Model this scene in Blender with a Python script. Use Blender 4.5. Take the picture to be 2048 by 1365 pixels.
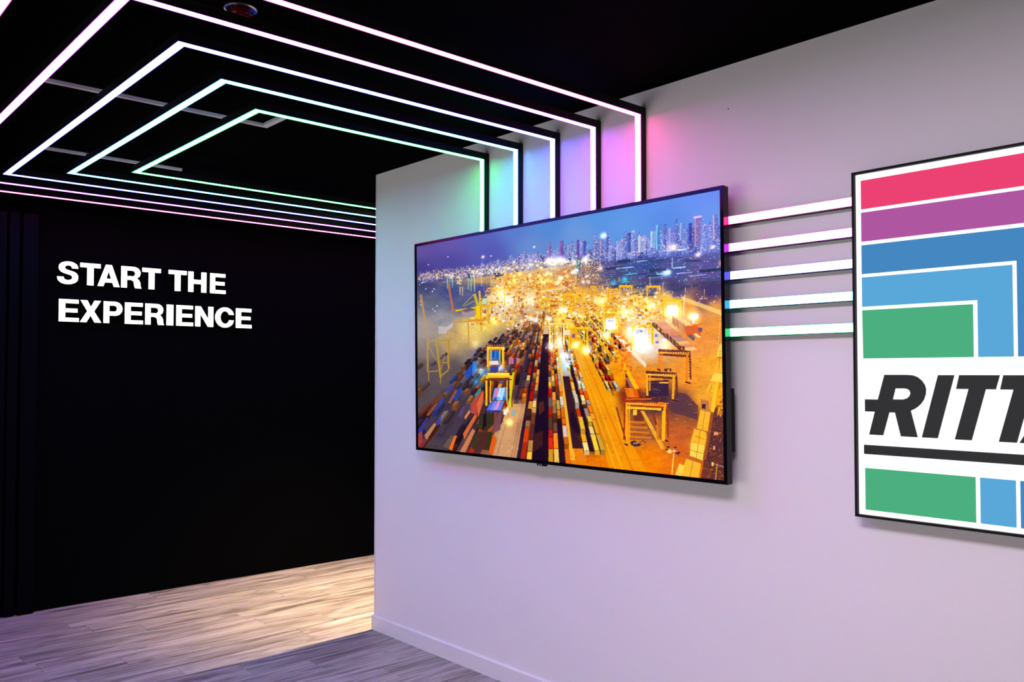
import bpy, bmesh, math, random
import numpy as np
from mathutils import Vector, Matrix

for o in list(bpy.data.objects): bpy.data.objects.remove(o)
SC = bpy.context.scene; COL = SC.collection
# ------------------------------------------------------------------ camera, world, lights, exposure
cam_d = bpy.data.cameras.new('camera'); cam = bpy.data.objects.new('camera', cam_d); COL.objects.link(cam)
cam.location = (0, 0, 1.525); cam.rotation_euler = (math.radians(91.6), 0, math.radians(-42.135))
cam_d.sensor_width = 36; cam_d.lens = 1706 / 2048 * 36; cam_d.shift_y = 16.85 / 2048; cam_d.clip_start = .05
SC.camera = cam
world = bpy.data.worlds.new('world'); SC.world = world; world.use_nodes = True
world.node_tree.nodes['Background'].inputs['Color'].default_value = (.02, .018, .022, 1)
world.node_tree.nodes['Background'].inputs['Strength'].default_value = 0.0
VS = SC.view_settings
VS.view_transform = 'Standard'; VS.look = 'None'; VS.gamma = 1; VS.use_curve_mapping = False; VS.exposure = 0.0

def lamp(name, kind, loc, target, energy, colour, **kw):
    d = bpy.data.lights.new(name, kind); d.energy = energy; d.color = colour
    for k, v in kw.items(): setattr(d, k, v)
    o = bpy.data.objects.new(name, d); COL.objects.link(o); o.location = loc
    o.rotation_euler = (Vector(target) - Vector(loc)).to_track_quat('-Z', 'Y').to_euler()
    return o
# the warm downlight of the passage behind the white wall, close to its return face
lamp('passage_downlight', 'SPOT', (3.62, 4.388, 2.55), (3.30, 4.95, 0), 900, (1.0, .72, .36), spot_size=math.radians(74), spot_blend=1.0, shadow_soft_size=.02)
# added fill, unseen: a low area light opposite the white wall, another overhead
lamp('front_room_fill', 'AREA', (-2.95, 3.2, 1.10), (2.8, 3.2, 1.10), 76, (.96, .94, .94), shape='RECTANGLE', size=3.2, size_y=1.7)
lamp('overhead_fill', 'AREA', (.7, .9, 2.69), (.7, .9, 0), 66, (.99, .85, 1.0), shape='RECTANGLE', size=.6, size_y=1.2)
LED = {'green': (1.4, 36.0, 5.0), 'cyan': (1.8, 13.5, 38.0), 'blue': (3.0, 3.6, 54.0), 'purple': (15.0, 2.0, 33.0), 'pink': (34.0, 1.7, 11.5)}
BARS = {'green': (1.1, 18.0, 5.0), 'cyan': (1.6, 11.0, 21.0), 'blue': (2.6, 3.0, 25.0), 'purple': (15.0, 1.2, 20.0), 'pink': (24.0, 1.1, 7.0)}

# ------------------------------------------------------------------ helpers
def NT(name):
    m = bpy.data.materials.new(name); m.use_nodes = True; nt = m.node_tree; nt.nodes.clear()
    out = nt.nodes.new('ShaderNodeOutputMaterial'); return m, nt, out
def nd(nt, t, **kw):
    n = nt.nodes.new(t)
    for k, v in kw.items(): setattr(n, k, v)
    return n
def pbr(name, col, rough=.5, metal=0., spec=.5, bump=0., bscale=80., var=0.):
    m, nt, out = NT(name); b = nd(nt, 'ShaderNodeBsdfPrincipled'); nt.links.new(b.outputs[0], out.inputs[0])
    b.inputs['Base Color'].default_value = (*col, 1); b.inputs['Roughness'].default_value = rough
    b.inputs['Metallic'].default_value = metal; b.inputs['Specular IOR Level'].default_value = spec
    if bump or var:
        tc = nd(nt, 'ShaderNodeTexCoord'); n = nd(nt, 'ShaderNodeTexNoise'); n.inputs['Scale'].default_value = bscale; n.inputs['Detail'].default_value = 4
        nt.links.new(tc.outputs['Object'], n.inputs['Vector'])
        if bump:
            bp = nd(nt, 'ShaderNodeBump'); bp.inputs['Strength'].default_value = bump; bp.inputs['Distance'].default_value = .002
            nt.links.new(n.outputs['Fac'], bp.inputs['Height']); nt.links.new(bp.outputs[0], b.inputs['Normal'])
        if var:
            r = nd(nt, 'ShaderNodeValToRGB'); r.color_ramp.elements[0].color = (*[c * (1 - var) for c in col], 1); r.color_ramp.elements[1].color = (*[min(c * (1 + var), 1) for c in col], 1)
            r.color_ramp.elements[0].position = .3; r.color_ramp.elements[1].position = .7
            nt.links.new(n.outputs['Fac'], r.inputs[0]); nt.links.new(r.outputs[0], b.inputs['Base Color'])
    return m
def glow_mat(name, col, strength=1., edge=None):
    """An emitting surface; with edge, the diffuser is dimmer along its two long borders (UV v runs across it)."""
    m, nt, out = NT(name); e = nd(nt, 'ShaderNodeEmission'); nt.links.new(e.outputs[0], out.inputs[0])
    e.inputs['Color'].default_value = (*[c / max(col) for c in col], 1); e.inputs['Strength'].default_value = strength * max(col)
    if edge:
        uv = nd(nt, 'ShaderNodeUVMap'); sp = nd(nt, 'ShaderNodeSeparateXYZ'); r = nd(nt, 'ShaderNodeValToRGB'); mu = nd(nt, 'ShaderNodeMath', operation='MULTIPLY')
        nt.links.new(uv.outputs[0], sp.inputs[0]); nt.links.new(sp.outputs[1], r.inputs[0]); r.color_ramp.interpolation = 'EASE'
        el = r.color_ramp.elements; el[0].position = 0; el[0].color = (edge,) * 3 + (1,); el[1].position = .26 if 'green' in name else .17; el[1].color = (1, 1, 1, 1)
        x = el.new(.74 if 'green' in name else .83); x.color = (1, 1, 1, 1); x = el.new(1.); x.color = (edge,) * 3 + (1,)
        nt.links.new(r.outputs[0], mu.inputs[0]); mu.inputs[1].default_value = strength * max(col); nt.links.new(mu.outputs[0], e.inputs['Strength'])
    m.cycles.emission_sampling = 'FRONT_BACK' if False else 'AUTO'
    return m
class MB:
    def __init__(s): s.v = []; s.f = []; s.uv = []
    def quad(s, pts, uv=None):
        n = len(s.v); s.v += [tuple(p) for p in pts]; s.f.append(tuple(range(n, n + len(pts)))); s.uv.append(uv or [(0, .5)] * len(pts))
    def hexa(s, a, b, uvtop=None):
        """prism between the quad a and the quad b (same winding); b is the face that may carry uvs"""
        s.quad(list(reversed(a))); s.quad(b, uvtop)
        n = len(a)
        for i in range(n): j = (i + 1) % n; s.quad([a[i], a[j], b[j], b[i]])
    def box(s, x0, x1, y0, y1, z0, z1):
        s.hexa([(x0, y0, z0), (x1, y0, z0), (x1, y1, z0), (x0, y1, z0)], [(x0, y0, z1), (x1, y0, z1), (x1, y1, z1), (x0, y1, z1)])
    def lathe(s, prof, c, n=32, axis='z'):
        for k in range(len(prof) - 1):
            for i in range(n):
                a, b = 2 * math.pi * i / n, 2 * math.pi * (i + 1) / n; q = []
                for (r, h), t in ((prof[k], a), (prof[k], b), (prof[k + 1], b), (prof[k + 1], a)):
                    q.append((c[0] + r * math.cos(t), c[1] + r * math.sin(t), c[2] + h))
                s.quad(q)
    def build(s, name, mat, parent=None, origin=(0, 0, 0), bevel=0, smooth=False):
        me = bpy.data.meshes.new(name); O = Vector(origin)
        me.from_pydata([Vector(p) - O for p in s.v], [], s.f)
        l = me.uv_layers.new(name='UVMap'); flat = [c for u in s.uv for c in u]
        for i, c in enumerate(flat): l.data[i].uv = c
        bm = bmesh.new(); bm.from_mesh(me); bmesh.ops.remove_doubles(bm, verts=bm.verts, dist=1e-5); bmesh.ops.dissolve_degenerate(bm, edges=bm.edges, dist=1e-6)
        bmesh.ops.recalc_face_normals(bm, faces=bm.faces)
        if smooth:
            for f in bm.faces: f.smooth = True
        bm.to_mesh(me); bm.free()
        if mat: me.materials.append(mat)
        o = bpy.data.objects.new(name, me); COL.objects.link(o); o.location = O
        if parent: put(o, parent)
        if bevel:
            md = o.modifiers.new('bevel', 'BEVEL'); md.width = bevel; md.segments = 2; md.limit_method = 'ANGLE'
        return o
def put(o, parent):
    """parent o, keeping it where it stands"""
    o.parent = parent; o.location = o.location - Vector(world_loc(parent))
def world_loc(o):
    v = Vector(o.location); p = o.parent
    while p: v += p.location; p = p.parent
    return v
def thing(name, label, cat, loc, group=None):
    o = bpy.data.objects.new(name, None); COL.objects.link(o); o.location = loc; o.empty_display_size = .1
    tag(o, label, cat, group); return o
def tag(o, label, cat, group=None):
    o['label'] = label; o['category'] = cat
    if group: o['group'] = group
    return o
def struct(o, label=None, cat=None):
    o['kind'] = 'structure'
    if label: o['label'] = label
    if cat: o['category'] = cat
    return o
def outline(name, splines, mat, parent, to3d, depth, bevel=0., origin=(0, 0, 0), offset=0.):
    """flat shape with holes (list of 2D point lists) extruded by depth; to3d maps (a, b, h) to the world"""
    cu = bpy.data.curves.new('shape', 'CURVE'); cu.dimensions = '2D'; cu.fill_mode = 'BOTH'; cu.extrude = depth / 2; cu.bevel_depth = bevel; cu.bevel_resolution = 2; cu.offset = offset
    for pts in splines:
        sp = cu.splines.new('POLY'); sp.points.add(len(pts) - 1); sp.use_cyclic_u = True
        for q, p in zip(sp.points, pts): q.co = (p[0], p[1], 0, 1)
    t = bpy.data.objects.new('shape', cu); COL.objects.link(t); bpy.context.view_layer.update()
    me = bpy.data.meshes.new_from_object(t.evaluated_get(bpy.context.evaluated_depsgraph_get()))
    bpy.data.objects.remove(t); bpy.data.curves.remove(cu)
    O = Vector(origin); zs = [v.co.z for v in me.vertices]; z0 = min(zs); zs = max(zs) - z0
    for v in me.vertices: v.co = Vector(to3d(v.co.x, v.co.y, (v.co.z - z0) / zs * depth if zs else 0)) - O
    me.materials.clear(); me.materials.append(mat)
    bm = bmesh.new(); bm.from_mesh(me); bmesh.ops.remove_doubles(bm, verts=bm.verts, dist=1e-6); bmesh.ops.recalc_face_normals(bm, faces=bm.faces); bm.to_mesh(me); bm.free()
    me.name = name; o = bpy.data.objects.new(name, me); COL.objects.link(o); o.location = O
    if parent: put(o, parent)
    return o
def paint_port():
    """Night view of a container port, painted into a pixel array for the television picture (sRGB values)."""
    R = np.random.default_rng(11)
    TW, TH = 1280, 720
    src = np.array([[833, 494], [1439, 379], [1448, 962], [836, 895]], float)
    dst = np.array([[0, 0], [TW, 0], [TW, TH], [0, TH]], float)
    A = []; bb = []
    for (x, y), (u, v) in zip(src, dst):
        A.append([x, y, 1, 0, 0, 0, -u * x, -u * y]); bb.append(u)
        A.append([0, 0, 0, x, y, 1, -v * x, -v * y]); bb.append(v)
    Hm = np.append(np.linalg.solve(np.array(A), np.array(bb)), 1).reshape(3, 3)
    Hi = np.linalg.inv(Hm)
    def S(pts):
        p = np.asarray(pts, float); q = np.c_[p, np.ones(len(p))] @ Hm.T
        return q[:, :2] / q[:, 2:]
    gy, gx = np.mgrid[0:TH, 0:TW]
    w = Hi[2, 0] * (gx + .5) + Hi[2, 1] * (gy + .5) + Hi[2, 2]
    PX = (Hi[0, 0] * (gx + .5) + Hi[0, 1] * (gy + .5) + Hi[0, 2]) / w
    PY = (Hi[1, 0] * (gx + .5) + Hi[1, 1] * (gy + .5) + Hi[1, 2]) / w
    C = np.array(PORT_COLOURS, float)
    num = np.zeros((TH, TW, 3)); den = np.zeros((TH, TW, 1))
    for x, y, r, g, b in C:
        d2 = (PX - x) ** 2 + ((PY - y) * 1.15) ** 2
        k = (1 / (d2 + 40.) ** 1.9)[..., None]
        num += k * np.array([r, g, b]); den += k
    img = num / den
    num[:] = 0; den[:] = 0
    for x, y, r, g, b in C[:17]:
        k = (1 / ((PX - x) ** 2 + ((PY - y) * 1.15) ** 2 + 400.) ** 1.6)[..., None]; num += k * np.array([r, g, b]); den += k
    sky = np.clip((np.interp(PX, [835, 950, 1060, 1200, 1300, 1440], [550, 538, 518, 500, 490, 478]) - PY) / 14 + .5, 0, 1)[..., None]
    img = img * (1 - sky) + num / den * sky
    def noise(sx, sy):
        L = R.random((64, 64)); fx = PX / sx; fy = PY / sy
        ix = np.floor(fx).astype(int); iy = np.floor(fy).astype(int); fx = fx - ix; fy = fy - iy
        fx = fx * fx * (3 - 2 * fx); fy = fy * fy * (3 - 2 * fy)
        g = lambda a, b: L[(iy + b) % 64, (ix + a) % 64]
        return (g(0, 0) * (1 - fx) + g(1, 0) * fx) * (1 - fy) + (g(0, 1) * (1 - fx) + g(1, 1) * fx) * fy
    def poly(pts, col, a=1.):
        p = S(pts); x0, y0 = np.floor(p.min(0)).astype(int); x1, y1 = np.ceil(p.max(0)).astype(int)
        x0 = max(x0, 0); y0 = max(y0, 0); x1 = min(x1, TW); y1 = min(y1, TH)
        if x1 <= x0 or y1 <= y0: return
        X = np.arange(x0, x1)[None, :] + .5; Y = np.arange(y0, y1)[:, None] + .5
        m = np.zeros((y1 - y0, x1 - x0), bool); q = np.roll(p, -1, 0)
        for (ax, ay), (bx, by) in zip(p, q):
            if ay == by: continue
            c = (ay > Y) != (by > Y)
            m ^= c & (X < (bx - ax) * (Y - ay) / (by - ay) + ax)
        sub = img[y0:y1, x0:x1]
        sub[m] = sub[m] * (1 - a) + np.array(col, float) * a
    def rect(x, y, ww, hh, col, a=1., sl=0.):
        poly([(x, y), (x + ww, y + sl * ww), (x + ww, y + hh + sl * ww), (x, y + hh)], col, a)
    def line(p, q, wd, col, a=1.):
        p = np.array(p, float); q = np.array(q, float); n = q - p; n = np.array([-n[1], n[0]]) / (np.hypot(*n) + 1e-6) * wd / 2
        poly([p + n, q + n, q - n, p - n], col, a)
    def glow(x, y, r, col, a=1.):
        u, v = S([(x, y)])[0]; rx = 2.15 * r; ry = 1.4 * r
        x0 = int(max(u - 3 * rx, 0)); x1 = int(min(u + 3 * rx + 1, TW)); y0 = int(max(v - 3 * ry, 0)); y1 = int(min(v + 3 * ry + 1, TH))
        if x1 <= x0 or y1 <= y0: return
        gg = np.exp(-(((np.arange(x0, x1)[None, :] - u) / rx) ** 2 + ((np.arange(y0, y1)[:, None] - v) / ry) ** 2))
        img[y0:y1, x0:x1] += gg[..., None] * np.array(col, float) * a
    jit = lambda c, s: np.clip(np.array(c, float) + R.normal(0, s) + R.normal(0, s * .4, 3), 0, 255)
    pick = lambda P: P[R.integers(len(P))]
    hz = lambda x: np.interp(x, [835, 950, 1060, 1200, 1300, 1440], [556, 545, 528, 512, 503, 492])
    # ---- grain on everything below the skyline
    n1 = noise(14, 6); n2 = noise(2.3, 1.7)
    below = np.clip((PY - np.interp(PX, [835, 1060, 1200, 1440], [560, 540, 520, 500])) / 12, 0, 1)[..., None]
    img *= 1 + below * ((n1 - .5) * .10 + (n2 - .5) * .12)[..., None]
    # ---- skyline: far towers, then nearer ones, with lit windows
    for lay in range(2):
        xs = 838.
        while xs < 1440:
            ww = R.uniform(3, 7) * (1 + (xs - 838) / 500) * (1 if lay else .8)
            base = hz(xs) + (6 if lay else 0)
            hh = np.interp(xs, [838, 950, 1060, 1180, 1250, 1330, 1440], [10, 14, 24, 34, 40, 50, 54]) * R.uniform(.35, 1.0) * (1.05 if lay else 1.2)
            c0 = np.array([np.interp(xs, [838, 1000, 1200, 1440], [88, 112, 105, 92]), np.interp(xs, [838, 1000, 1200, 1440], [85, 115, 112, 105]), np.interp(xs, [838, 1000, 1200, 1440], [140, 165, 175, 185])])
            c = np.clip(c0 + R.normal(0, 18), 30, 230)
            rect(xs, base - hh, ww, hh + 6, c, .75, -.12)
            rect(xs, base - hh, ww * .35, hh + 6, c + 28, .6, -.12)
            if R.random() < .35: rect(xs + ww * .3, base - hh - 5, ww * .3, 6, c, .7)
            for _ in range(int(hh * ww / 7)):
                wx = xs + R.uniform(0, ww); wy = base - R.uniform(0, hh)
                rect(wx, wy, R.uniform(.7, 1.6), R.uniform(.8, 2.0), pick([(235, 240, 255), (200, 225, 255), (255, 235, 200), (160, 200, 255), (255, 215, 170), (240, 200, 235)]), R.uniform(.45, 1))
            if R.random() < .3: glow(xs + ww / 2, base - hh, 1.2, (230, 90, 150), .8)
            xs += ww * R.uniform(.55, 1.25)
    # landmark towers
    for x, y0, y1, ww, c, c2 in [(1388, 436, 492, 13, (120, 115, 175), (215, 160, 170)), (1425, 430, 480, 10, (105, 110, 190), (255, 215, 180)), (1311, 449, 500, 9, (70, 130, 200), (170, 240, 255)),
                                 (1336, 456, 500, 14, (120, 125, 200), (190, 190, 235)), (1376, 446, 486, 7, (60, 65, 150), (120, 120, 210)), (1359, 448, 480, 9, (105, 125, 195), (190, 220, 255)),
                                 (1252, 466, 505, 9, (65, 85, 150), (120, 150, 210)), (1275, 472, 505, 16, (150, 160, 205), (240, 230, 225)), (1300, 462, 495, 10, (130, 165, 215), (225, 245, 255)),
                                 (1211, 466, 505, 5, (80, 95, 165), (140, 150, 210)), (1199, 478, 508, 6, (110, 110, 175), (220, 190, 200)), (1164, 482, 512, 7, (75, 80, 160), (140, 140, 215)),
                                 (1152, 480, 518, 6, (90, 80, 150), (160, 120, 190)), (1118, 482, 520, 8, (95, 95, 170), (210, 110, 160)), (1096, 486, 522, 5, (110, 100, 160), (220, 140, 170)),
                                 (1150, 515, 548, 9, (70, 95, 135), (150, 220, 210))]:
        rect(x, y0, ww, y1 - y0, c, .85, -.12); rect(x, y0, ww * .28, y1 - y0, c2, .55, -.12)
        for k in range(int((y1 - y0) * ww / 9)):
            rect(x + R.uniform(0, ww - 1), R.uniform(y0, y1), 1.1, 1.3, jit(c2, 30), R.uniform(.4, .95))
    line((1213.5, 466), (1214.5, 458), 1.2, (110, 125, 180)); line((1315, 449), (1315, 440), 1.3, (90, 140, 200)); line((1430, 430), (1430, 422), 1.4, (140, 130, 200))
    for x in (1388, 1392, 1396, 1400): glow(x, 434 - (x - 1388) * .15, 1.6, (235, 60, 130), .9)
    for x, y, r, c in [(1206, 471, 5, (255, 250, 220)), (1331, 545, 6, (180, 250, 255)), (1336, 544, 3, (255, 255, 255)), (1395, 508, 4, (255, 190, 160)), (965, 514, 3.5, (255, 190, 110)), (981, 512, 1.5, (220, 240, 255)),
                       (1149, 543, 5, (190, 235, 255)), (895, 514, 1.4, (200, 225, 255)), (856, 530, 1.6, (255, 190, 170)), (1067, 494, 2, (190, 230, 255)), (1104, 524, 8, (255, 235, 180)), (1095, 522, 6, (255, 245, 215)),
                       (1120, 520, 7, (255, 240, 205)), (1346, 494, 6, (255, 200, 110)), (1425, 493, 3, (255, 190, 150)), (1170, 518, 5, (255, 200, 130)), (1200, 536, 5, (255, 190, 120)), (1445, 525, 5, (255, 170, 70))]:
        glow(x, y, r, c, .75)
    # ---- harbour-front lights and city lights at the foot of the skyline
    for _ in range(900):
        x = R.uniform(836, 1200); y = hz(x) + R.normal(-1, 5) + max(0, (x - 960)) * .05
        c = pick([(255, 200, 90), (255, 225, 150), (255, 245, 215), (255, 175, 70), (245, 160, 60), (190, 230, 210)])
        rect(x, y, R.uniform(.8, 2.2), R.uniform(.8, 2.2), jit(c, 10), R.uniform(.5, 1))
    for _ in range(120):
        x = R.uniform(870, 1180); glow(x, hz(x) + R.normal(2, 4), R.uniform(1, 2.6), pick([(255, 190, 80), (255, 220, 130), (255, 170, 60)]), .5)
    for _ in range(520):
        x = R.uniform(1190, 1445); y = R.uniform(hz(x) - 6, hz(x) + 70 - (x - 1190) * .02)
        rect(x, y, R.uniform(.8, 3.2), R.uniform(.7, 1.6), pick([(150, 200, 255), (225, 235, 255), (120, 180, 250), (255, 200, 170), (190, 160, 230), (90, 200, 230)]), R.uniform(.25, .95), -.1)
    for _ in range(46):   # long low roofs and dark tree clumps of the city
        x = R.uniform(1190, 1430); y = R.uniform(hz(x) + 10, 590)
        rect(x, y, R.uniform(10, 40), R.uniform(2, 7), jit(pick([(60, 60, 110), (75, 70, 120), (50, 55, 85), (95, 85, 135), (55, 75, 95)]), 8), .6, -.1)
    for x, y, ww, c in [(1232, 537, 34, (190, 215, 255)), (1272, 523, 22, (180, 195, 245)), (1322, 502, 40, (220, 225, 255)), (1355, 500, 18, (255, 250, 255)), (1345, 536, 26, (190, 245, 255)), (1312, 548, 28, (170, 235, 255)), (1352, 547, 32, (180, 190, 245)), (1250, 549, 24, (90, 200, 225)), (1376, 552, 36, (160, 165, 220)), (1296, 556, 40, (130, 130, 190)), (1240, 565, 18, (60, 190, 190))]:
        line((x, y), (x + ww, y - ww * .1), 2.0, c, .8)
    for k in range(9): rect(1342.5, 516 + k * 2.2, 2.4, 1.3, (190, 235, 255), .95)
    glow(1248, 558, 5, (20, 140, 130), .8); glow(1226, 566, 5, (0, 110, 120), .7)
    # ---- harbour water: reflections and moored boats
    for x, y, l, c in [(893, 556, 22, (170, 215, 190)), (903, 556, 20, (150, 215, 195)), (940, 552, 30, (150, 210, 175)), (947, 552, 32, (190, 215, 160)), (961, 551, 22, (215, 190, 170)), (980, 556, 24, (220, 200, 90)), (986, 556, 22, (200, 190, 80)), (918, 574, 16, (235, 195, 160)), (923, 574, 18, (225, 190, 170)), (966, 570, 16, (150, 110, 140)), (935, 556, 24, (140, 200, 190)), (898, 560, 18, (120, 160, 170))]:
        rect(x, y, 2.6, l, c, .55); rect(x + .6, y, 1.2, l * .7, c, .5)
    for _ in range(90):
        x = R.uniform(838, 990); y = R.uniform(558, 600); rect(x, y, R.uniform(4, 14), .9, (60, 70, 120), .35)
    for x, y in [(842, 566), (850, 578), (863, 583), (866, 578), (840, 610), (872, 612), (864, 618), (840, 603), (868, 622)]:
        rect(x, y, R.uniform(2, 4), 1.6, (190, 205, 230), .75); glow(x + 1, y, 1.5, (160, 190, 230), .5)
    poly([(984, 551), (990, 546), (1005, 546), (1006, 552), (990, 555)], (62, 62, 95), .9)
    for _ in range(40): rect(R.uniform(912, 922), R.uniform(552, 568), 1.8, 1.8, pick([(255, 220, 150), (255, 190, 100), (210, 230, 190)]), .8)
    # ---- yard beyond the cranes: densely lit boxes, gold and white
    gold = [(255, 190, 60), (250, 165, 40), (235, 140, 40), (255, 225, 140), (255, 245, 220), (200, 110, 40), (150, 85, 60), (255, 205, 90), (225, 200, 215), (180, 95, 45)]
    for _ in range(2600):
        y = 556 + 92 * R.random() ** 1.5; x = R.uniform(np.interp(y, [556, 668], [985, 915]), np.interp(y, [556, 600, 668], [1165, 1330, 1330]))
        if y < 585 and x > 1150 and R.random() < .8: continue
        s = 1 + (y - 556) / 70
        rect(x, y, R.uniform(1, 3.6) * s, R.uniform(.8, 2.6) * s, jit(pick(gold), 14), R.uniform(.45, .95), R.choice([0, -.1, .12]))
    for _ in range(60):
        x = R.uniform(960, 1320); y = R.uniform(560, 665); line((x, y), (x, y - R.uniform(5, 14)), .9, pick([(255, 220, 110), (255, 245, 210), (130, 70, 40)]), .8)
    for _ in range(700):
        x = R.uniform(985, 1195); y = R.uniform(543, 572) - (x - 985) * .06
        rect(x, y, R.uniform(.8, 3), R.uniform(.8, 2.2), jit(pick([(255, 210, 110), (255, 240, 205), (255, 180, 70), (240, 150, 60), (150, 90, 60), (255, 225, 150)]), 10), R.uniform(.5, 1))
    for _ in range(40): glow(R.uniform(990, 1190), R.uniform(540, 575), R.uniform(1.5, 4), pick([(255, 215, 130), (255, 240, 210), (255, 180, 80)]), .55)
    # row of low lit sheds
    poly([(1078, 580), (1122, 573), (1124, 576), (1080, 585)], (250, 180, 70)); 
    for k in range(11): rect(1080 + k * 3.9, 582 - k * .55, 2.6, 3.2, (255, 240, 215), .95, -.1)
    # ---- container rows, receding to a point under the skyline
    V = np.array([1096., 545.])
    def P(u, d, h=0.):
        t = 1 / (1 + d); return (V[0] + (u - V[0]) * t, V[1] + (940 - V[1]) * t - h * t)
    def box(u0, u1, d0, d1, z, h, c, lit=1., side=.62, front=.8, fc=None):
        c = np.array(c, float)
        if (u0 + u1) / 2 < V[0] - 8: poly([P(u1, d0, z), P(u1, d1, z), P(u1, d1, z + h), P(u1, d0, z + h)], np.clip(c * side * lit * np.array([1.25, 1.0, .8]), 0, 255))
        elif (u0 + u1) / 2 > V[0] + 8: poly([P(u0, d0, z), P(u0, d1, z), P(u0, d1, z + h), P(u0, d0, z + h)], np.clip(c * .28 * lit, 0, 255))
        poly([P(u0, d0, z + h), P(u1, d0, z + h), P(u1, d1, z + h), P(u0, d1, z + h)], np.clip(c * lit, 0, 255))
        f = c * front * lit if fc is None else np.array(fc)
        poly([P(u0, d0, z), P(u1, d0, z), P(u1, d0, z + h), P(u0, d0, z + h)], np.clip(f, 0, 255))
        a, b = P(u0, d0, z + h), P(u1, d0, z + h); line(a, b, .5, (35, 18, 25), .7)
        line(P(u1, d0, z + h), P(u1, d1, z + h), .5, (35, 18, 25), .6)
    warm = [(225, 85, 30), (235, 130, 40), (245, 180, 60), (180, 60, 40), (120, 75, 60), (215, 45, 30), (235, 150, 60), (125, 100, 100), (195, 150, 95), (240, 200, 120), (95, 60, 60)]
    cool = [(60, 80, 165), (70, 100, 190), (95, 70, 80), (150, 90, 70), (120, 110, 140), (70, 60, 80), (165, 120, 90), (185, 160, 140)]
    deep = [(80, 55, 60), (120, 70, 60), (150, 80, 50), (70, 60, 80), (110, 100, 95), (170, 100, 60), (60, 45, 60), (190, 130, 80)]
    bright = [(255, 170, 50), (250, 190, 80), (245, 140, 40), (255, 215, 150), (250, 120, 40), (255, 235, 205), (225, 95, 40), (205, 170, 160)]
    rows = [  # u0, u1, nearest d, furthest d, height, palette, light, share of slots filled
        (560, 573, .25, 1.3, 8, cool, .62, .35), (600, 613, .2, 1.4, 8, cool, .62, .4), (640, 653, .12, .9, 8, cool, .66, .5), (668, 681, .08, 1.0, 8, deep, .66, .5),
        (745, 758, .05, 1.5, 8, cool, .75, .6), (762, 775, .02, 1.8, 8, deep, .75, .65), (779, 792, .02, 1.9, 8, cool, .8, .6), (806, 818, .10, 2.2, 8, deep, .85, .55), (822, 834, .3, 2.4, 8, deep, .85, .75), (850, 862, .5, 2.6, 8, warm, .75, .8), (866, 878, .6, 2.8, 8, deep, .85, .8),
        (880, 892, .02, 2.6, 8, deep, .85, .7), (895, 907, .0, 2.4, 9, warm, .8, .7), (910, 921, .0, 2.8, 9, deep, 1.0, .8), (925, 936, .0, 2.8, 9, warm, .85, .8), (948, 960, .2, 2.9, 10, deep, .9, .85), (962, 974, .3, 3.0, 10, warm, .8, .85), (978, 990, .75, 3.4, 10, deep, .8, .9),
        (1004, 1015, .55, 3.4, 10, deep, .9, .9), (1017, 1028, .5, 3.6, 10, warm, .85, .9),
        (1038, 1049, .02, 3.9, 10, warm, .85, .95), (1051, 1061, .02, 3.9, 10, warm, .95, .95),
        (1096, 1106, -.01, 3.8, 8, warm, .9, .93), (1108, 1118, -.01, 3.8, 8, warm, .95, .95), (1120, 1129, .35, 3.6, 8, warm, .85, .9), (1131, 1141, -.01, 3.6, 8, bright, .98, .95),
        (1173, 1184, .08, 2.8, 10, bright, .95, .8), (1196, 1207, .08, 2.8, 10, bright, .95, .92), (1209, 1219, .08, 2.9, 10, bright, .97, .95),
        (1292, 1304, .66, 3.2, 12, bright, .95, .9), (1306, 1318, .66, 3.2, 12, warm, .95, .9), (1320, 1332, .66, 3.0, 12, bright, .85, .9), (1346, 1360, 1.15, 3.4, 12, warm, 1.0, .85), (1362, 1376, 1.2, 3.4, 12, bright, .95, .85),
        (1402, 1416, 1.25, 3.2, 12, bright, 1.0, .9), (1420, 1434, 1.3, 3.2, 12, bright, 1.0, .9), (1460, 1476, 1.5, 3.4, 12, warm, 1.0, .85), (1480, 1496, 1.5, 3.4, 12, bright, 1.0, .85)]
    # roads and deep shade between the rows
    def lane(u0, u1, d0, d1, c, a): poly([P(u0, d0), P(u1, d0), P(u1, d1), P(u0, d1)], c, a)
    lane(1060, 1097, -.05, 2.2, (34, 14, 40), .92); lane(1117, 1131, -.05, 1.2, (36, 16, 42), .9)
    lane(1028, 1039, -.05, 2.6, (40, 20, 50), .8); lane(990, 1005, .5, 3.0, (58, 44, 66), .8); lane(792, 806, 0, 1.8, (58, 50, 66), .6); lane(836, 850, .2, 2.2, (64, 50, 66), .7); lane(936, 948, 0, 2.6, (60, 44, 60), .7); lane(1336, 1346, .9, 3, (120, 60, 50), .5); lane(1184, 1196, .1, 2.6, (58, 30, 44), .8); lane(1304, 1307, .6, 2.8, (80, 40, 40), .8)
    lane(1141, 1176, -.05, .75, (226, 132, 28), .85); lane(1141, 1152, .05, 2.2, (250, 190, 80), .7)
    lane(1150, 1175, .12, .9, (46, 22, 48), .9); lane(1183, 1198, .1, 1.3, (44, 20, 44), .92)
    lane(1219, 1290, -.08, 2.4, (240, 152, 22), .75); lane(1228, 1232, -.08, 2, (255, 185, 60), .5); lane(1243, 1246, -.08, 2, (255, 195, 70), .5); lane(1262, 1266, -.08, 1.8, (190, 105, 20), .5)
    lane(975, 1028, -.08, .5, (200, 158, 120), .7)
    for k in range(9): lane(979 + k * 5.3, 980.4 + k * 5.3, -.08, .55, pick([(255, 225, 170), (230, 170, 120), (140, 95, 85)]), .55)
    lane(842, 872, -.1, 1.0, (78, 70, 82), .5); lane(700, 740, -.1, 1.0, (92, 82, 88), .5)
    for k in range(10):
        u = R.uniform(640, 760); lane(u, u + 1.4, 0, 1.2, (125, 112, 112), .45)
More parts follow.
